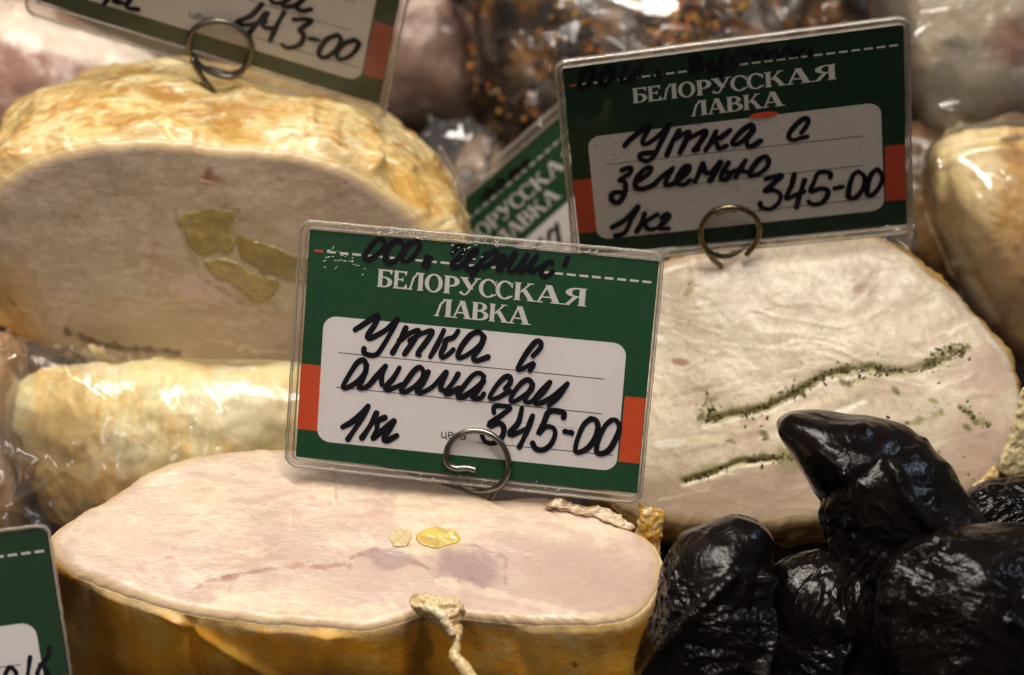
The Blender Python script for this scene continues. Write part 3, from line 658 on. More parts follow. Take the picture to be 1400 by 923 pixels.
black_piece('dark smoked piece in the shadow at the right edge under the herb roll',
            [(1290, 720), (1310, 690), (1360, 670), (1430, 665), (1480, 700), (1480, 780), (1420, 810), (1330, 790)],
            66.5, .010, .03, 30, 0, 71, amp=.7)

# ---------------------------------------------------------------- 6. price cards
def homog(src, dst):
    A = []; b = []
    for (x, y), (u, v) in zip(src, dst):
        A.append([x, y, 1, 0, 0, 0, -u * x, -u * y]); b.append(u); A.append([0, 0, 0, x, y, 1, -v * x, -v * y]); b.append(v)
    h = np.linalg.solve(np.array(A, float), np.array(b, float)); return np.append(h, 1).reshape(3, 3)
def hmap(Hm, x, y):
    q = Hm @ np.array([x, y, 1.0]); return q[0] / q[2], q[1] / q[2]
UVQ = [(0, 0), (1, 0), (1, 1), (0, 1)]
Q_FRONT = [(423.8, 313.8), (901.3, 357.2), (871, 674.8), (404.3, 624.5)]
H_FRONT_INV = homog(Q_FRONT, UVQ)
def c5(x, y):                       # a point read off the enlarged front card -> card coordinates
    return hmap(H_FRONT_INV, 390 + x / 2.3077, 290 + y / 2.3077)

class Card:
    def __init__(s, quad, plane): s.q = quad; s.pl = plane; s.H = homog(UVQ, quad); s.Hi = homog(quad, UVQ); s.k = 0
    def p(s, u, v, h=0.0): return s.pl.hit(*hmap(s.H, u, v)) + s.pl.N * h
    def fp(s, x, y): return hmap(s.Hi, x, y)
    def poly(s, uvs, h, acc):
        b = len(acc[0]); acc[0].extend([s.p(u, v, h) for u, v in uvs]); acc[1].append(list(range(b, b + len(uvs))))
    def emit(s, name, acc, mat, parent, kind=None):
        V = np.array(acc[0]); fl = []
        for f in acc[1]:
            n = np.zeros(3)
            for i in range(1, len(f) - 1): n += np.cross(V[f[i]] - V[f[0]], V[f[i + 1]] - V[f[0]])
            fl.append(f if n @ s.pl.N > 0 else f[::-1])
        return mesh(name, V, fl, mat, parent, smooth=False)
def rrect(u0, v0, u1, v1, ru, rv, n=8):
    out = []
    for cx, cy, a0 in ((u1 - ru, v0 + rv, -90), (u1 - ru, v1 - rv, 0), (u0 + ru, v1 - rv, 90), (u0 + ru, v0 + rv, 180)):
        for i in range(n + 1):
            a = math.radians(a0 + 90 * i / n); out.append((cx + ru * math.cos(a), cy + rv * math.sin(a)))
    return out
ASP = 1.5
def ribbon(card, pts_uv, wid, h, acc, caps=True, n=None, vary=.12, seed=0):
    """a marker stroke: pts in (u, v), wid in units of card height"""
    P = np.array(pts_uv, float) * np.array([ASP, 1])
    if len(P) == 2: P = np.array([P[0], (P[0] + P[1]) / 2, P[1]])
    L = np.sum(np.linalg.norm(np.diff(P, axis=0), axis=1)); n = n or max(6, int(L / .008))
    S = spline(P, n, closed=False); T = np.gradient(S, axis=0); T /= (np.linalg.norm(T, axis=1)[:, None] + 1e-9)
    Nn = np.stack([-T[:, 1], T[:, 0]], 1)
    wv = wid / 2 * (1 + vary * np.sin(np.linspace(0, 7, n) + seed) + vary * .8 * (np.abs(T[:, 0] * .8 - T[:, 1] * .6) - .5))
    Lp = S + Nn * wv[:, None]; Rp = S - Nn * wv[:, None]
    hs = h + np.linspace(0, 8e-6, n)
    b = len(acc[0])
    for i in range(n):
        acc[0].append(card.p(Lp[i][0] / ASP, Lp[i][1], hs[i])); acc[0].append(card.p(Rp[i][0] / ASP, Rp[i][1], hs[i]))
    for i in range(n - 1): acc[1].append([b + 2 * i, b + 2 * i + 1, b + 2 * i + 3, b + 2 * i + 2])
    if caps:
        for i, sg in ((0, -1), (n - 1, 1)):
            c = S[i]; a0 = math.atan2(Nn[i][1], Nn[i][0]); k = 7; bb = len(acc[0])
            for j in range(k + 1):
                a = a0 - sg * math.pi * j / k
                q = c + np.array([math.cos(a), math.sin(a)]) * wv[i]; acc[0].append(card.p(q[0] / ASP, q[1], hs[i]))
            acc[1].append(list(range(bb, bb + k + 1)))

# serif capitals drawn as shapes, cap height 1
def gl_stem(x, w=.21, y0=0, y1=1, s=.07):
    return [[(x - s, y0), (x + w + s, y0), (x + w, y0 + .07), (x + w, y1 - .07), (x + w + s, y1), (x - s, y1), (x, y1 - .07), (x, y0 + .07)]]
def gl_arc(cx, cy, rx, ry, ix, iy, a0, a1, n=14):
    out = []
    for i in range(n):
        t0 = math.radians(a0 + (a1 - a0) * i / n); t1 = math.radians(a0 + (a1 - a0) * (i + 1) / n)
        out.append([(cx + rx * math.cos(t0), cy + ry * math.sin(t0)), (cx + rx * math.cos(t1), cy + ry * math.sin(t1)), (cx + ix * math.cos(t1), cy + iy * math.sin(t1)), (cx + ix * math.cos(t0), cy + iy * math.sin(t0))])
    return out
def gl_bar(x0, y0, x1, y1): return [[(x0, y0), (x1, y0), (x1, y1), (x0, y1)]]
def gl_dia(x0, y0, x1, y1, w): return [[(x0 - w / 2, y0), (x0 + w / 2, y0), (x1 + w / 2, y1), (x1 - w / 2, y1)]]
GLY = {
 'Б': gl_stem(.08) + gl_bar(.28, .91, .66, 1) + [[(.66, 1), (.80, 1), (.74, .70), (.62, .91)]] + gl_arc(.38, .30, .42, .30, .19, .22, -90, 90) + gl_bar(.28, 0, .39, .08) + gl_bar(.28, .53, .39, .60),
 'Е': gl_stem(.08) + gl_bar(.28, .91, .66, 1) + [[(.64, 1), (.78, 1), (.72, .72), (.60, .91)]] + gl_bar(.28, .48, .5, .56) + [[(.5, .62), (.58, .66), (.58, .38), (.5, .44)]] + gl_bar(.28, 0, .66, .09) + [[(.62, .09), (.76, .32), (.84, .0), (.62, 0)]],
 'Л': gl_stem(.50) + [[(.22, .70), (.42, .98), (.52, .98), (.31, .66)], [(.22, .70), (.31, .66), (.20, .12), (.10, .12)], [(.0, 0), (.24, 0), (.20, .14), (.10, .14)], [(.38, .93), (.36, 1), (.52, 1), (.52, .93)]],
 'О': gl_arc(.46, .5, .44, .53, .24, .44, 0, 360, 30),
 'Р': gl_stem(.08) + gl_arc(.36, .70, .38, .30, .16, .21, -90, 90) + gl_bar(.28, .91, .37, 1) + gl_bar(.28, .40, .37, .48),
 'У': gl_dia(.18, .94, .50, .36, .24) + gl_dia(.74, .94, .38, .16, .10) + gl_bar(0, .94, .38, 1) + gl_bar(.60, .94, .90, 1) + gl_arc(.22, .20, .20, .22, .10, .13, 200, 345, 8) + gl_arc(.09, .12, .08, .08, 0, 0, 0, 360, 10),
 'С': gl_arc(.47, .5, .45, .53, .25, .44, 42, 318, 24) + [[(.80, .86), (.86, 1.0), (.82, .62), (.72, .76)], [(.76, .2), (.86, .22), (.84, .12), (.74, .1)]],
 'К': gl_stem(.08) + gl_dia(.32, .46, .70, .95, .11) + gl_dia(.46, .62, .80, .05, .24) + gl_bar(.58, .94, .88, 1) + gl_bar(.62, 0, 1.0, .06),
 'А': gl_dia(.16, .05, .46, .96, .09) + gl_dia(.50, 1.0, .80, .05, .24) + gl_bar(.24, .28, .66, .36) + gl_bar(0, 0, .32, .06) + gl_bar(.60, 0, 1.02, .06),
 'В': gl_stem(.08) + gl_arc(.38, .76, .33, .24, .13, .17, -90, 90) + gl_arc(.38, .28, .42, .28, .20, .20, -90, 90) + gl_bar(.28, .93, .39, 1) + gl_bar(.28, 0, .39, .08) + gl_bar(.28, .48, .39, .57),
 'Я': gl_stem(.62) + gl_arc(.54, .73, .40, .27, .18, .19, 90, 270) + gl_bar(.53, .92, .63, 1) + gl_bar(.53, .46, .63, .54) + gl_dia(.22, .04, .50, .50, .16) + gl_bar(0, 0, .30, .06),
}
TXT1 = list(zip('БЕЛОРУССКАЯ', [287, 338, 385, 438, 497, 549, 609, 662, 720, 787, 872], [50, 48, 53, 58, 52, 66, 57, 57, 72, 88, 82]))
TXT2 = list(zip('ЛАВКА', [468, 522, 585, 640, 700], [58, 68, 56, 66, 76]))
def lettering(card, parent):
    acc = ([], []); h = .00012
    e1 = np.array([660, 63.5]) / 663; e2 = np.array([.075, -1.0]) * 56
    for txt, base in ((TXT1, (285, 234.5)), (TXT2, (466, 327))):
        for ch, x, wd in txt:
            o = np.array(base, float) + e1 * (x - base[0]); mw = max(q[0] for pg in GLY[ch] for q in pg)
            for i, pg in enumerate(GLY[ch]):
                pts = [o + e1 * (q[0] / mw * wd) + e2 * q[1] for q in pg]
                card.poly([c5(*q) for q in pts], h + (i % 12) * 4e-6, acc)
    card.emit('lettering', acc, M_PRINT, parent)
def print_card(card, parent, mats):
    paper, panel = mats[:2]; red = mats[2] if len(mats) > 2 else M_RED
    # paper: a thin sheet with thickness
    acc = ([], [])
    card.poly(rrect(0, 0, 1, 1, .004, .006, 2), 0, acc); card.poly(rrect(0, 0, 1, 1, .004, .006, 2), -.0003, acc); n = len(acc[1][0])
    for i in range(n): acc[1].append([i, (i + 1) % n, n + (i + 1) % n, n + i])
    V = np.array(acc[0]); mesh('paper', V, [acc[1][0], acc[1][1][::-1]] + acc[1][2:], paper, parent, smooth=False)
    acc = ([], []); u0, v0 = c5(113, 345); u1, v1 = c5(1062, 800)
    tl = c5(122, 326); tr = c5(1078, 416); br = c5(1044, 818); bl = c5(99, 722)
    Hp = homog(UVQ, [tl, tr, br, bl]); card.poly([hmap(Hp, *q) for q in rrect(0, 0, 1, 1, .045, .10, 8)], .00004, acc)
    card.emit('writing_panel', acc, panel, parent)
    for quad in ([(49.5, 478), (112.5, 484), (104, 691), (38.2, 684)], [(1072, 581), (1136.5, 587), (1117, 794), (1051, 787)]):
        acc = ([], []); card.poly([c5(*q) for q in quad], .00003, acc); card.emit('stripe', acc, red, parent)
    acc = ([], []); x = 92; k = 0
    dir_ = np.array([1092, 103.0]) / 1097
    while x < 1172:
        a = np.array([78, 120.0]) + dir_ * (x - 78); b = a + dir_ * min(28, 1172 - x)
        if k > 0: card.poly([c5(*(a + [0, -3.6])), c5(*(b + [0, -3.6])), c5(*(b + [0, 3.6])), c5(*(a + [0, 3.6]))], .00005, acc)
        else:
            ac = ([], []); card.poly([c5(*(a + [0, -3.6])), c5(*(b + [0, -3.6])), c5(*(b + [0, 3.6])), c5(*(a + [0, 3.6]))], .00005, ac); card.emit('red_dash', ac, M_RED, parent)
        x += 40; k += 1
    card.emit('dashed_line', acc, M_PRINT, parent)
    acc = ([], [])
    for a, b in (((167, 443), (1008, 527)), ((160, 552), (998, 636)), ((607, 727), (1035, 767))):
        ribbon(card, [c5(*a), c5(*b)], .0032, .00007, acc, caps=False, n=6, vary=0)
    # small printed word and the dotted boxes of the price
    def wordstroke(pts, w=.0048): ribbon(card, [c5(*q) for q in pts], w, .00008 + len(acc[1]) * 2e-8, acc, caps=False, n=max(6, 5 * len(pts)), vary=0)
    ox, oy, s = 492, 712, 1.0; sl = .096
    def S(pts): wordstroke([(ox + x_, oy - y_ + x_ * sl) for x_, y_ in pts])
    S([(2, 20), (2, 1)]); S([(2, 2), (17, 2)]); S([(15, 20), (15, 1)]); S([(17, 2), (18, -5)])
    S([(24, 11), (37, 12), (36, 18), (30, 21), (24, 17), (23, 9), (26, 2), (33, 1), (37, 4)])
    S([(44, 20), (44, 1)]); S([(44, 11), (56, 11)]); S([(56, 20), (56, 1)])
    S([(64, 18), (70, 21), (76, 17), (76, 1)]); S([(76, 12), (67, 11), (63, 6), (67, 1), (75, 4)])
    for bx in (640, 715, 780, 850, 890, 955):
        for t in range(11):
            for (xx, yy) in ((bx + t * 5, 655 + t * .5), (bx, 655 + t * 7), (bx + 52, 660 + t * 7), (bx + t * 5, 728 + t * .5)):
                yy2 = yy + (bx - 640) * .095
                card.poly([c5(xx, yy2), c5(xx + 1.6, yy2), c5(xx + 1.6, yy2 + 1.6), c5(xx, yy2 + 1.6)], .000060, acc)
    card.emit('printed_lines', acc, M_BLACK, parent)
    lettering(card, parent)
def sleeve(card, parent, ml, mt, mr, mb, sm=None, rm=None):
    """clear laminate: two thin plates closed along a rounded edge, with a welded rim"""
    o = rrect(-ml, -mt, 1 + mr, 1 + mb, .035, .05, 8); n = len(o)
    V = [card.p(u, v, .0007) for u, v in o] + [card.p(u, v, -.0007) for u, v in o]
    mesh('clear_sleeve', V, [list(range(n))[::-1], list(range(n, 2 * n))], sm or M_SLEEVE, parent, smooth=False)
    # rim: a band round the paper plus a bead at the outer edge
    def loop(o, rad, name, mat):
        P = np.array([card.p(u, v, 0) for u, v in o]); C = P.mean(0); k = 8; VV = []
        T = np.roll(P, -1, 0) - np.roll(P, 1, 0); T /= np.linalg.norm(T, axis=1)[:, None]
        for i in range(len(P)):
            b = np.cross(T[i], card.pl.N)
            for j in range(k):
                a = 2 * math.pi * j / k; VV.append(P[i] + b * math.cos(a) * rad[0] + card.pl.N * math.sin(a) * rad[1])
        m = len(P); fl = [[i * k + j, ((i + 1) % m) * k + j, ((i + 1) % m) * k + (j + 1) % k, i * k + (j + 1) % k] for i in range(m) for j in range(k)]
        return mesh(name, VV, fl, mat, parent)
    def dens(o, kx=14):
        out = []
        for i in range(len(o)):
            a, b = np.array(o[i]), np.array(o[(i + 1) % len(o)]); L = np.linalg.norm(b - a); q = max(1, int(L / .02))
            for t in range(q): out.append(tuple(a + (b - a) * t / q + rng.normal(size=2) * .0006))
        return out
    inn = rrect(-.004, -.005, 1.003, 1.006, .012, .018, 8)
    Vb = [card.p(u, v, .0001) for u, v in o] + [card.p(u, v, .0001) for u, v in inn]
    mesh('welded_border', Vb, [[i, (i + 1) % n, n + (i + 1) % n, n + i] for i in range(n)], M_WELD, parent, smooth=False)
    loop(dens(o), (.00045, .0009), 'sleeve_edge', rm or M_RIM)
    loop(dens(rrect(-.008, -.010, 1.004, 1.012, .02, .03, 6)), (.00022, .0008), 'sleeve_crease', rm or M_RIM)
def handwriting(card, strokes, parent, wid=.030, h=.0002):
    """strokes: list of (ox, oy, scale, [polylines], width px) read off enlarged crops"""
    acc = ([], []); k = 0
    for ox, oy, s, polys, wpx in strokes:
        for pl in polys:
            uv = [card.fp(ox + x / s, oy + y / s) for x, y in pl]
            ribbon(card, uv, wpx * 1.14 / card.hpx, h + (k % 24) * 1.1e-5, acc, seed=k); k += 1
    card.emit('handwriting', acc, M_INK, parent)
def stained_panel():
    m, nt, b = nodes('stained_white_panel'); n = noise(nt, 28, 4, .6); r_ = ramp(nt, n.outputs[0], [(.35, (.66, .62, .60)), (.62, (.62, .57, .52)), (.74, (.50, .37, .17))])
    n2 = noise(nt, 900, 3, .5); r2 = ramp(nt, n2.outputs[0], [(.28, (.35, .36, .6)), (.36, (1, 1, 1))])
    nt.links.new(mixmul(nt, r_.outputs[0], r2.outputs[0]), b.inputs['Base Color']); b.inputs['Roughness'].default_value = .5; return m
GRP = 'price cards in clear sleeves'
def card_thing(label, quad, w, elev, yaw, base_px, matset, margins, strokes, sm=None, name='price_card'):
    cx = sum(q[0] for q in quad) / 4; cy = sum(q[1] for q in quad) / 4
    pl = Plane(cx, cy, w, elev, yaw); c = Card(quad, pl)
    c.hpx = np.hypot(quad[3][0] - quad[0][0], quad[3][1] - quad[0][1])
    t = thing(name, label, 'price card', pl.hit(*base_px), GRP)
    print_card(c, t, matset); sleeve(c, t, *margins, sm=sm)
    if strokes: handwriting(c, strokes, t)
    return t, c
HW_FRONT = [
 (460, 420, 6.3636, [
  [(165,195),(250,140),(360,72),(335,150),(272,245),(285,272),(340,250),(440,190),(535,98),(480,210),(410,330),(350,410),(290,415),(240,395),(242,360)],
  [(605,180),(545,300),(490,395)], [(550,290),(640,225),(720,200),(680,280),(595,405)], [(640,290),(740,230),(835,205),(790,290),(705,405),(722,415)],
  [(935,200),(880,320),(818,430)], [(1060,205),(1020,260),(955,285),(940,340),(915,390),(915,435),(960,420),(1018,368)],
  [(1270,240),(1240,215),(1170,240),(1090,340),(1055,425),(1080,440),(1160,400),(1255,320),(1280,250)], [(1285,260),(1250,350),(1190,440),(1215,465),(1270,450),(1318,432)],
  [(262,500),(235,458),(180,485),(110,590),(58,690),(90,700),(180,650),(248,575),(264,500)], [(262,530),(230,630),(195,695),(225,705),(280,680),(350,600),(430,510)],
  [(430,510),(395,590),(398,675)], [(550,525),(500,610),(430,695),(445,718),(500,700),(570,670)],
  [(762,560),(730,520),(680,550),(620,630),(565,715),(595,738),(690,680),(750,610),(762,560)], [(800,560),(750,660),(700,725),(730,742),(800,715),(860,670),(955,565)],
  [(955,570),(925,650),(905,705),(930,720)], [(1060,580),(1010,660),(948,740),(975,750),(1070,700)],
  [(1284,600),(1245,570),(1190,590),(1120,670),(1058,765),(1090,782),(1180,730),(1265,655),(1284,600)], [(1285,640),(1230,720),(1185,775),(1215,792),(1260,785),(1285,750)]], 6.2),
 (620, 440, 5.8333, [
  [(635,270),(690,210),(700,165),(665,152),(610,210),(550,300),(512,378),(545,375),(600,345),(645,328),(612,385)],
  [(415,530),(455,480),(450,435),(410,440),(350,500),(292,590),(300,615),(360,600),(450,550)],
  [(632,495),(600,460),(550,480),(490,550),(455,620),(480,635),(560,590),(620,540),(632,495)], [(630,510),(580,600),(570,630),(600,640),(640,620),(700,550),(770,480)],
  [(770,480),(720,560),(648,630),(665,652),(710,640),(800,590),(910,490)], [(910,492),(840,590),(762,665)]], 5.8),
 (450, 530, 5.77, [
  [(108,310),(200,255),(308,145)], [(308,148),(240,270),(150,405)], [(375,200),(330,290),(260,395)],
  [(440,235),(385,265),(378,330),(345,402),(430,330),(512,262)], [(512,265),(480,330),(432,400),(460,415),(535,377)]], 6.6),
 (640, 540, 5.8333, [
  [(208,140),(215,88),(335,98),(280,150),(175,225),(180,248),(240,222),(285,255),(272,330),(205,382),(140,372),(110,318)],
  [(430,105),(400,220),(332,300),(350,318),(430,285),(480,262)], [(515,165),(465,300),(410,412)],
  [(762,178),(760,138),(650,130),(605,220),(560,310),(585,285),(625,250),(680,262),(695,310),(662,390),(600,436),(540,425),(515,382)],
  [(775,290),(825,300)], [(980,188),(920,240),(870,360),(855,440),(880,456),(950,425),(1010,350),(1037,260),(1020,200),(980,188)],
  [(1140,200),(1090,250),(1040,360),(1025,450),(1070,465),(1130,430),(1190,320),(1207,250),(1180,200),(1140,200)]], 6.3),
 (400, 300, 5.6, [
  [(690,148),(640,160),(580,230),(555,290),(590,305),(660,260),(712,190),(690,148)], [(820,160),(760,180),(720,260),(712,315),(760,328),(820,280),(855,200),(820,160)],
  [(950,163),(890,190),(850,260),(850,312),(900,305),(950,250),(978,190),(950,163)], [(1030,285),(1005,345)], [(1060,295),(1030,362)]], 5.6),
 (580, 320, 4.2424, [
  [(165,105),(200,68),(240,72),(220,115),(168,165),(168,188),(210,183),(260,145)], [(258,150),(310,95),(295,88),(255,135),(245,185),(265,207),(320,175),(355,115)],
  [(355,115),(320,180),(278,248)], [(340,140),(400,98),(427,108),(400,160),(350,190)], [(400,160),(470,125),(425,200),(450,200),(530,108)], [(530,110),(490,205),(540,200),(598,118)],
  [(598,118),(548,190),(560,212),(610,185),(655,122)], [(655,122),(612,195),(630,218),(690,180)], [(745,175),(735,155),(695,185),(678,235),(712,244),(748,215)], [(832,138),(815,182)]], 5.6)]
HW_RIGHT = [
 (820, 150, 5.129, [
  [(175,250),(220,200),(345,112),(300,215),(320,240),(400,190),(485,105)], [(485,105),(430,220),(380,320),(330,358),(285,340),(290,308),(370,298)],
  [(555,145),(510,220),(470,315)], [(530,200),(625,150),(600,220),(560,300)], [(600,210),(740,145),(700,230),(655,285),(690,275)],
  [(815,148),(790,205),(742,280)], [(912,140),(850,190),(790,212),(825,240),(832,272),(885,250)],
  [(1075,130),(1060,103),(1000,140),(940,205),(932,240),(980,230),(1050,170),(1075,130)], [(1075,140),(1030,210),(1045,255),(1080,245),(1125,215)],
  [(155,420),(215,402),(210,440),(135,492),(170,498),(182,540),(160,612),(120,650),(80,620),(95,580),(160,575)],
  [(262,500),(340,445),(360,402),(320,408),(262,470),(250,535),(290,552),(370,525),(440,460),(510,408)], [(510,408),(475,470),(460,520),(500,522),(560,480),(615,430),(625,392),(590,400),(545,465),(540,510),(590,522),(632,490)],
  [(722,370),(700,430),(665,500)], [(722,380),(745,440),(780,430),(845,362)], [(845,365),(815,430),(772,492)],
  [(900,368),(860,430),(850,480),(890,482),(912,440),(870,432)], [(905,440),(960,420),(1020,430)], [(1020,350),(990,400),(950,468)],
  [(1182,345),(1160,322),(1110,350),(1055,425),(1060,458),(1120,440),(1175,390),(1182,345)],
  [(85,820),(170,770),(265,675)], [(265,678),(225,750),(175,855),(110,878)], [(312,725),(290,790),(258,850)], [(402,728),(350,760),(312,790),(340,832),(385,828)], [(430,752),(470,722),(485,745),(440,790),(415,825),(482,828)]], 5.6),
 (1000, 140, 5.128, [
  [(490,210),(532,150),(530,112),(490,120),(420,190),(400,240),(430,262),(480,248),(530,238)],
  [(240,535),(350,508),(300,560),(232,620),(290,612),(342,640),(330,700),(270,745),(210,732),(200,702)], [(440,502),(420,580),(380,670),(430,655),(505,622)], [(512,542),(480,640),(455,732)],
  [(692,522),(690,490),(610,492),(580,550),(552,622),(620,602),(672,612),(670,652),(630,702),(570,712),(538,690)], [(722,600),(780,587)],
  [(890,480),(850,510),(822,600),(822,662),(870,662),(920,600),(932,520),(890,480)], [(1020,465),(980,500),(952,580),(952,642),(990,642),(1040,580),(1057,510),(1020,465)]], 5.2),
 (760, 60, 5.8333, [
  [(280,188),(220,220),(190,300),(200,350),(260,320),(300,240),(280,188)], [(430,188),(370,230),(350,310),(380,335),(440,280),(462,220),(430,188)], [(560,180),(520,260),(540,300),(600,275),(690,185)], [(810,205),(825,255)],
  [(1080,170),(1080,110),(1150,105),(1100,180),(1090,215),(1180,180),(1240,130)], [(1240,130),(1220,210),(1300,180),(1330,150),(1320,250)], [(1300,200),(1400,150),(1380,210),(1450,140)]], 6),
 (980, 30, 5.3846, [
  [(20,290),(60,220),(110,270),(160,210),(190,270)], [(190,270),(240,210),(280,260),(330,205),(370,255)], [(370,255),(430,200),(460,250),(520,190),(560,240),(640,190)], [(690,200),(680,240)]], 5)]
HW_LEFT = [(120, 0, 3.5, [
  [(835,18),(780,75),(715,103),(760,118),(850,102)], [(852,62),(770,160)], [(860,62),(840,125),(900,135)], [(940,58),(905,120),(872,195)],
  [(985,92),(1072,95),(1015,142),(1035,165),(1015,212),(960,228),(930,212)], [(1060,183),(1102,190)],
  [(1195,165),(1140,190),(1105,250),(1130,275),(1180,245),(1212,190),(1195,165)], [(1272,190),(1220,212),(1190,262),(1212,282),(1262,260),(1298,208),(1272,190)],
  [(880,-20),(885,10),(940,8),(975,-25)], [(975,-25),(930,25),(990,25),(1040,-15)], [(1040,-15),(1000,30),(1025,50),(1070,42)],
  [(110,-25),(80,15)], [(160,-20),(125,5),(165,12)], [(215,-25),(185,25),(200,38),(240,42)]], 5.0)]
HW_LOW = [(0, 840, 8.75, [
  [(195,690),(150,640),(110,635),(60,740),(80,860),(150,860),(195,760),(195,690)], [(362,510),(345,640),(320,820)], [(590,395),(575,500),(500,590),(450,700),(470,800)], [(480,600),(545,640),(590,760)]], 5.0)]
HW_BACK = [(630, 190, 6.3667, [[(765,880),(775,800),(830,790),(850,880)], [(835,740),(850,820),(860,890)], [(640,960),(700,870)]], 4.6),
           (630, 190, 6.3667, [[(180,520),(230,440),(270,450),(230,520)], [(300,440),(330,360),(380,370),(340,440)], [(420,340),(440,290),(500,260),(460,330)], [(520,260),(560,200),(590,180),(570,240)]], 5)]
PAPER = (M_GREEN, M_WHITE)
M_GREEN_T = flat('green_print_thin_paper', (.06, .075, .035), .45, .4, .1, trans=.15); M_WHITE_T = flat('thin_white_panel', (.60, .55, .49), .5, .3, .04, 80, trans=.15)  # olive green and dim white: back-lighting and shade put into the colour
t1, C1 = card_thing('green and white price card reading duck with pineapple, sharp in front at the centre', Q_FRONT, 64.2, 20, -8, (640, 685), PAPER, (.028, .036, .010, .040), HW_FRONT)
t2, C2 = card_thing('shaded green and white price card reading duck with greens, tilted above the herb roll', [(769, 94.7), (1235.2, 34.6), (1240, 306.5), (793.5, 350)], 67.9, -10, 2, (1000, 345), (flat('shaded_green_print', (.005, .032, .014), .45, .3, .1), stained_panel(), flat('shaded_red_print', (.48, .06, .022), .45)), (.020, .040, .014, .042), HW_RIGHT)  # darker green and red copies: this card's shade put into the colour
t3, C3 = card_thing('dim price card with handwritten 443-00, cut off by the top edge', [(105, -256), (570, -112), (518, 143.5), (52, 1)], 71.2, -4, 4, (305, 100), (M_GREEN_T, M_WHITE_T, flat('dim_shade_red_print', (.30, .075, .05), .5)), (.03, .03, .02, .075), HW_LEFT)  # dimmed red copy, the shade on this card painted into it
t4, C4 = card_thing('green price card corner with a rounded white panel at the lower left edge', [(-456, 789), (64, 720.5), (117, 1066), (-403, 1135)], 60.0, 30, 0, (0, 1060), (flat('deep_green_print', (.005, .045, .016), .45, .4, .08), M_WHITE), (.012, .010, .004, .012), HW_LOW)
t5, C5 = card_thing('blurred price card leaning steeply behind the two sharp cards', [(521, 373), (815, 117), (986, 313), (692, 569)], 79.5, 6, 0, (760, 430), PAPER, (.03, .055, .02, .04), HW_BACK)
acc = ([], []); k = 0
for cx, cy, sx, sy, cnt in ((470, 352, 26, 12, 26), (560, 320, 60, 2.2, 44), (690, 332, 120, 2, 50), (640, 345, 25, 7, 10), (600, 655, 150, 5, 26)):
    for _ in range(cnt):
        x = rng.normal(cx, sx * .7); y = rng.normal(cy, sy) + (x - cx) * .09; L = rng.uniform(1, 5.5); a = rng.normal(-.35, .5); u_, v_ = C1.fp(x, y)
        if not (-.01 < u_ < .97 and -.03 < v_ < 1.03): continue
        ribbon(C1, [C1.fp(x, y), C1.fp(x + L * math.cos(a), y + L * math.sin(a))], rng.uniform(.5, 1.2) / C1.hpx, .00078 + (k % 20) * 1e-5, acc, caps=False, n=4); k += 1
o = C1.emit('scuff_marks', acc, flat('scuffed_plastic', (.62, .62, .58), .6), t1); o['kind'] = 'stuff'
# orange-red smear printed on the right card
acc = ([], []); C2.poly([C2.fp(1044 + 20 * math.cos(a), 157 - 1 + 4.2 * math.sin(a) - .12 * 20 * math.cos(a)) for a in np.linspace(0, 2 * math.pi, 20, endpoint=False)], .0004, acc)
C2.emit('red_mark', acc, flat('red_plastic', (.75, .09, .03), .4), t2)

# ---------------------------------------------------------------- 7. wire holders
def holder(label, card, front, back, rad=.00085, mat=None):
    """front: pixels of the coil in front of the card, back: the part behind it and the pin"""
    pts = []
    for x, y, h in front + back: pts.append(card.pl.hit(x, y) + card.pl.N * h / 1000)
    t = thing('wire_holder', label, 'wire holder', pts[-1], 'wire card holders')
    tube('coil', pts, [rad], mat or M_WIRE, t, n=200, ns=14)
    return t
holder('steel wire spiral clip holding the pineapple duck card, stuck in the front roll', C1,
       [(652, 641, 1.6), (640, 638, 1.7), (624, 638, 1.8), (613, 631, 1.9), (612, 618, 2), (617, 604, 2), (630, 592, 2), (648, 587, 2), (668, 590, 2), (684, 601, 2), (694, 618, 2), (697, 636, 1.8), (692, 652, 1.6), (680, 665, 1.2)],
       [(664, 671, -.6), (646, 671, -1.6), (630, 662, -1.9), (619, 646, -2), (624, 660, -2.2), (640, 670, -2.6), (660, 672, -2.6), (680, 662, -2.2), (686, 655, -1.9), (680, 668, -1.9), (668, 686, -1.5), (664, 696, -1.5)][:3] +
       [(622, 652, -2.1), (618, 636, -2.4), (640, 600, -2.8), (680, 612, -2.6), (692, 640, -2.2), (682, 664, -1.8), (668, 686, -1.5), (662, 698, -1.5)], rad=.00085)
holder('tarnished brassy wire ring clipping the shaded greens card above the herb roll', C2,
       [(1020, 345, 1.2), (1034, 325, 1.6), (1037, 305, 1.8), (1028, 288, 2), (1010, 279, 2), (992, 278, 2), (974, 284, 2), (961, 298, 2), (957, 315, 2), (962, 332, 2), (975, 343, 1.8)],
       [(995, 347, 1.0), (1014, 343, -.8), (1028, 331, -1.6), (1034, 312, -2), (1022, 292, -2.2), (998, 283, -2.2), (974, 292, -2.2), (962, 312, -1.6), (960, 325, 1.6), (970, 345, 1.6), (985, 362, .5)], rad=.00085, mat=flat('brassy_wire', (.20, .165, .10), .3, .5, .3, 700, metal=1))
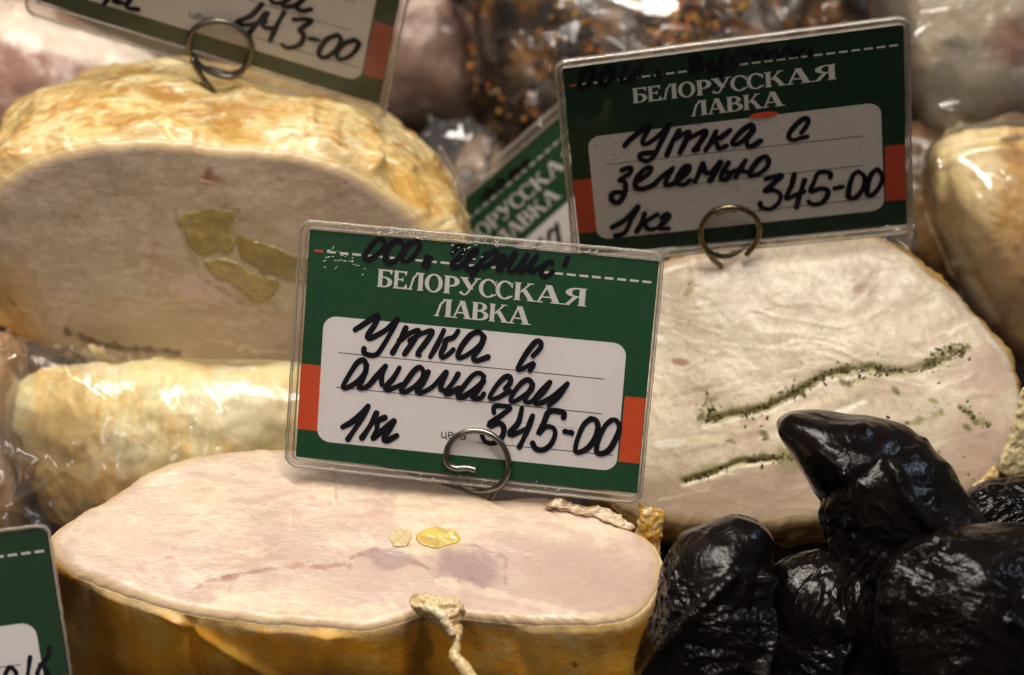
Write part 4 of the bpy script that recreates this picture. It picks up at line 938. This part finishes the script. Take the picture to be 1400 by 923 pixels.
holder('dark wire ring with a long pin pushed into the top of the upper left roll', C3,
       [(334, 92, 1.6), (318, 101, 2), (300, 99, 2), (280, 90, 2), (264, 74, 2), (258, 56, 2), (263, 39, 2), (280, 28, 2), (303, 25, 2), (325, 33, 2), (341, 50, 2), (344, 70, 2), (334, 90, 1.6), (316, 100, 1)],
       [(298, 98, -.6), (276, 90, .6), (264, 76, 2.4), (270, 88, 3), (282, 106, 3), (294, 124, 2.5), (300, 136, 2), (306, 150, .5)], rad=.0009, mat=flat('dark_wire', (.13, .12, .10), .35, .5, .3, 700, metal=1))

# ---------------------------------------------------------------- 8. behind: meats and film, out of focus
def bg(name, label, cat, outline, w, tf, tb, colf, filmon=None, elev=30, disp=None, group=None, mat=None, n=200, m=60, part='meat', base_z=0):
    cx = sum(q[0] for q in outline) / len(outline); cy = sum(q[1] for q in outline) / len(outline)
    t = thing(name, label, cat, (*at(cx, cy, w)[:2], base_z), group)
    _, V, nr = pillow(part, outline, w, tf, tb, mat or M_BG, t, elev=elev, n=n, m=m, p=2.6, disp=disp or (lambda V: fbm(V * 35, 3, 3) * .004 + ridged(V * 60, 2, 4) * .0008), col=colf)
    if filmon:
        o2 = [(cx + (x - cx) * filmon[0], cy + (y - cy) * filmon[0]) for x, y in outline]
        pillow('plastic_film', o2, w - .2, tf * 1.08 + .001, tb, filmon[1], t, elev=elev, n=260, m=90, p=2.6, disp=filmon[2])
    return t, V, nr
def c_pinkfat(V):
    p = Paint(V, (.36, .20, .15)); p.noise(40, (.50, .32, .25), .7, -.1, .4, 3, (1, 1, 3)); p.noise(70, (.24, .11, .08), .5, 0, .4, 8)
    p.line([(-40, 30), (60, 48), (120, 62), (200, 88)], 30, (.80, .68, .56), 1, .25, 1.0, 60); p.line([(-40, 10), (60, 20)], 24, (.74, .60, .48), .9, .3); return p.c
bg('cured_meat', 'blurred brownish pink meat slab with a white fat layer on top, upper left', 'cured meat', [(-60, 20), (20, -10), (110, 30), (190, 70), (240, 110), (240, 200), (150, 260), (40, 290), (-60, 300), (-90, 160)], 84, .03, .05, c_pinkfat)
def c_pink2(V):
    p = Paint(V, (.40, .25, .19)); p.noise(60, (.54, .40, .32), .7, -.1, .4, 3, (2.5, 1, 1)); p.noise(50, (.26, .14, .10), .6, 0, .4, 8, (2, 1, 1)); return p.c
bg('cured_meat', 'blurred pinkish brown meat block behind the right corner of the 443-00 card', 'cured meat', [(430, -60), (560, -70), (660, -50), (672, 40), (664, 120), (650, 165), (590, 172), (500, 175), (430, 150), (410, 40)], 90, .03, .05, c_pink2, filmon=(1.03, M_FILM, crumple(60, .004, 5)))
# spiced joint with peppercorns
def c_sp(V):
    p = Paint(V, (.05, .024, .009)); p.noise(60, (.30, .13, .02), .8, 0, .35, 3); p.noise(120, (.02, .012, .008), .7, 0, .3, 8)
    p.line([(668, -20), (662, 60), (672, 120), (700, 170)], 18, (.46, .21, .03), .8, .6); return p.c
OUT_SP = [(642, -60), (760, -90), (900, -90), (1050, -80), (1180, -60), (1205, 0), (1190, 60), (1150, 130), (1050, 180), (900, 210), (780, 215), (700, 190), (668, 150), (648, 70)]
tsp, Vsp, nsp = bg('spiced_joint', 'dark meat joint crusted with peppercorns and spices under shiny film, behind the right card', 'spiced meat', OUT_SP, 86, .032, .05, c_sp, filmon=(1.01, M_FILM4, crumple(100, .009, 12)), n=300, m=100)
def grains(V, nr, count, parent):
    import bmesh
    bm = bmesh.new(); bmesh.ops.create_icosphere(bm, subdivisions=1, radius=1); bv = np.array([v.co[:] for v in bm.verts]); bf = [[v.index for v in f.verts] for f in bm.faces]; bm.free()
    idx = rng.choice(len(V) // 2, count * 2, replace=False); VV = []; FF = []; MI = []; cnt = 0
    keep = fbm(V * 45, 2, 71)
    for i in idx:
        if cnt >= count: break
        if keep[i] < rng.uniform(-.25, .2): continue
        s = rng.uniform(.0007, .0017) * rng.choice([1, 1, 1.5]); sc_ = np.array([1, rng.uniform(.5, 1), rng.uniform(.4, .9)]) * s
        Rm = np.array(Matrix.Rotation(rng.uniform(0, 6), 3, Vector(rng.normal(size=3)).normalized()))
        P = (bv * sc_) @ Rm.T + V[i] + nr[min(i, len(nr) - 1)] * s * .3
        b = len(VV) * 12; FF += [[q + b for q in f] for f in bf]; VV.append(P); k = rng.choice(5, p=[.13, .17, .36, .27, .07]); MI += [k] * len(bf); cnt += 1
    cols = [(.70, .40, .04), (.44, .16, .02), (.03, .02, .012), (.16, .08, .02), (.50, .14, .03)]
    o = mesh('spice_grains', np.vstack(VV), FF, None, parent, mats=[flat('spice', c, .35, .5, .2, 600) for c in cols], midx=MI); o['kind'] = 'stuff'
grains(Vsp, nsp, 2600, tsp)
def c_dim(V):
    p = Paint(V, (.40, .32, .22)); p.noise(50, (.56, .46, .34), .7, -.1, .4, 3); p.noise(50, (.28, .20, .13), .6, 0, .4, 8); return p.c
def c_pkg(V):
    p = Paint(V, (.44, .37, .26)); p.noise(35, (.58, .50, .38), .7, -.1, .4, 3); p.blob(1385, 60, 40, 40, 0, (.30, .12, .07), .9, .6); p.blob(1390, 150, 40, 20, 0, (.35, .17, .1), .7, .6); return p.c
bg('wrapped_package', 'pale package in crumpled translucent film at the upper right corner', 'wrapped package', [(1200, -70), (1300, -90), (1440, -80), (1480, 20), (1470, 150), (1400, 176), (1320, 182), (1268, 170), (1235, 110), (1200, 30)], 80, .022, .04, c_pkg, filmon=(1.05, M_FILM2, crumple(55, .008, 31)))
def c_beige(V):
    p = Paint(V, (.50, .42, .30)); p.noise(60, (.66, .58, .46), .6, -.1, .4, 3); return p.c
bg('wrapped_package', 'beige film-wrapped piece half hidden behind the top right corner of the greens card', 'wrapped package', [(1160, -90), (1260, -90), (1300, -30), (1290, 60), (1240, 100), (1170, 60)], 90, .02, .04, c_beige, filmon=(1.04, M_FILM, crumple(60, .005, 37)))
def c_yr(V):
    p = Paint(V, (.78, .62, .30)); p.noise(60, (.84, .72, .44), .6, -.1, .3, 3); p.blob(1395, 320, 48, 190, 4, (.60, .33, .05), .95, .5, 1.4); p.blob(1290, 260, 30, 60, 0, (.58, .46, .2), .5, .6)
    p.mix((.34, .15, .02), .8 * sstep(1350, 1390, p.x) * sstep(0, .35, 1.7 * fbm(V * 110, 4, 14))); p.noise(200, (.62, .44, .2), .4, .0, .4, 24); p.blob(1385, 190, 22, 6, -10, (.06, .03, .02), .8, .6); return p.c
bg('wrapped_roll', 'yellow roll in a taut plastic bag standing at the right edge', 'wrapped roll', [(1272, 250), (1280, 205), (1320, 185), (1400, 172), (1470, 190), (1490, 320), (1480, 440), (1430, 500), (1385, 488), (1345, 430), (1310, 360), (1284, 300)], 75.5, .018, .04, c_yr, filmon=(1.06, M_FILM2, lambda V: crumple(60, .004, 41)(V) + (lambda x, y: fold(x, y, [(1283, 220), (1290, 300), (1320, 380), (1360, 440)], 5, .002) + fold(x, y, [(1285, 210), (1340, 196), (1400, 190)], 5, .002))(*proj(V))), group='rolls wrapped in plastic film', disp=lambda V: fbm(V * 60, 4, 3) * .004 + ridged(V * 100, 2, 4) * .0005, mat=M_DULL, n=260, m=80, part='roll_body')
# loose crumpled film scraps
def scrap(label, outline, w, seed, mat=None, tf=.006, tb=.006, elev=30, f=80, a=.006):
    o, V, _ = pillow('crumpled_film', outline, w, tf, tb, mat or M_FILM2, None, elev=elev, n=220, m=60, disp=crumple(f, a, seed))
    o['label'] = label; o['category'] = 'plastic film'; o['group'] = 'loose film'
scrap('shiny crumpled film in the gap between the upper left roll and the leaning card', [(575, 200), (600, 172), (640, 170), (672, 190), (668, 230), (640, 262), (622, 300), (600, 290), (588, 240)], 83, 3)
scrap('ruffled film end poking out under the right corner of the greens card', [(1196, 322), (1205, 305), (1225, 300), (1248, 295), (1256, 318), (1250, 345), (1225, 342), (1204, 335)], 72.5, 7, f=130, a=.004, tf=.004)
scrap('clear film edge sticking out past the right end of the upper left roll', [(600, 200), (612, 215), (630, 250), (636, 285), (630, 300), (618, 290), (610, 250), (600, 222)], 75.5, 13, f=120, a=.002, tf=.002, tb=.002, mat=M_FILM)
def c_dark(V):
    p = Paint(V, (.10, .055, .025)); p.noise(60, (.22, .12, .04), .7, 0, .4, 3); return p.c
bg('cured_meat', 'dark brown lump filling the gap between the greens card and the yellow wrapped roll', 'cured meat', [(1200, 230), (1250, 170), (1300, 180), (1330, 260), (1360, 380), (1390, 450), (1340, 470), (1270, 400), (1220, 330)], 80, .015, .04, c_dark)  # dark lump stands in for the dark brown gap here
bg('cured_meat', 'brown speckled meat low behind the leaning blurred card', 'cured meat', [(640, 190), (700, 150), (780, 130), (860, 180), (860, 300), (760, 330), (660, 320), (610, 260)], 88, .015, .04, lambda V: (lambda p: (p.noise(70, (.50, .30, .10), .8, 0, .3, 5), p.c)[1])(Paint(V, (.30, .20, .12))), filmon=(1.04, M_FILM, crumple(60, .004, 51)))
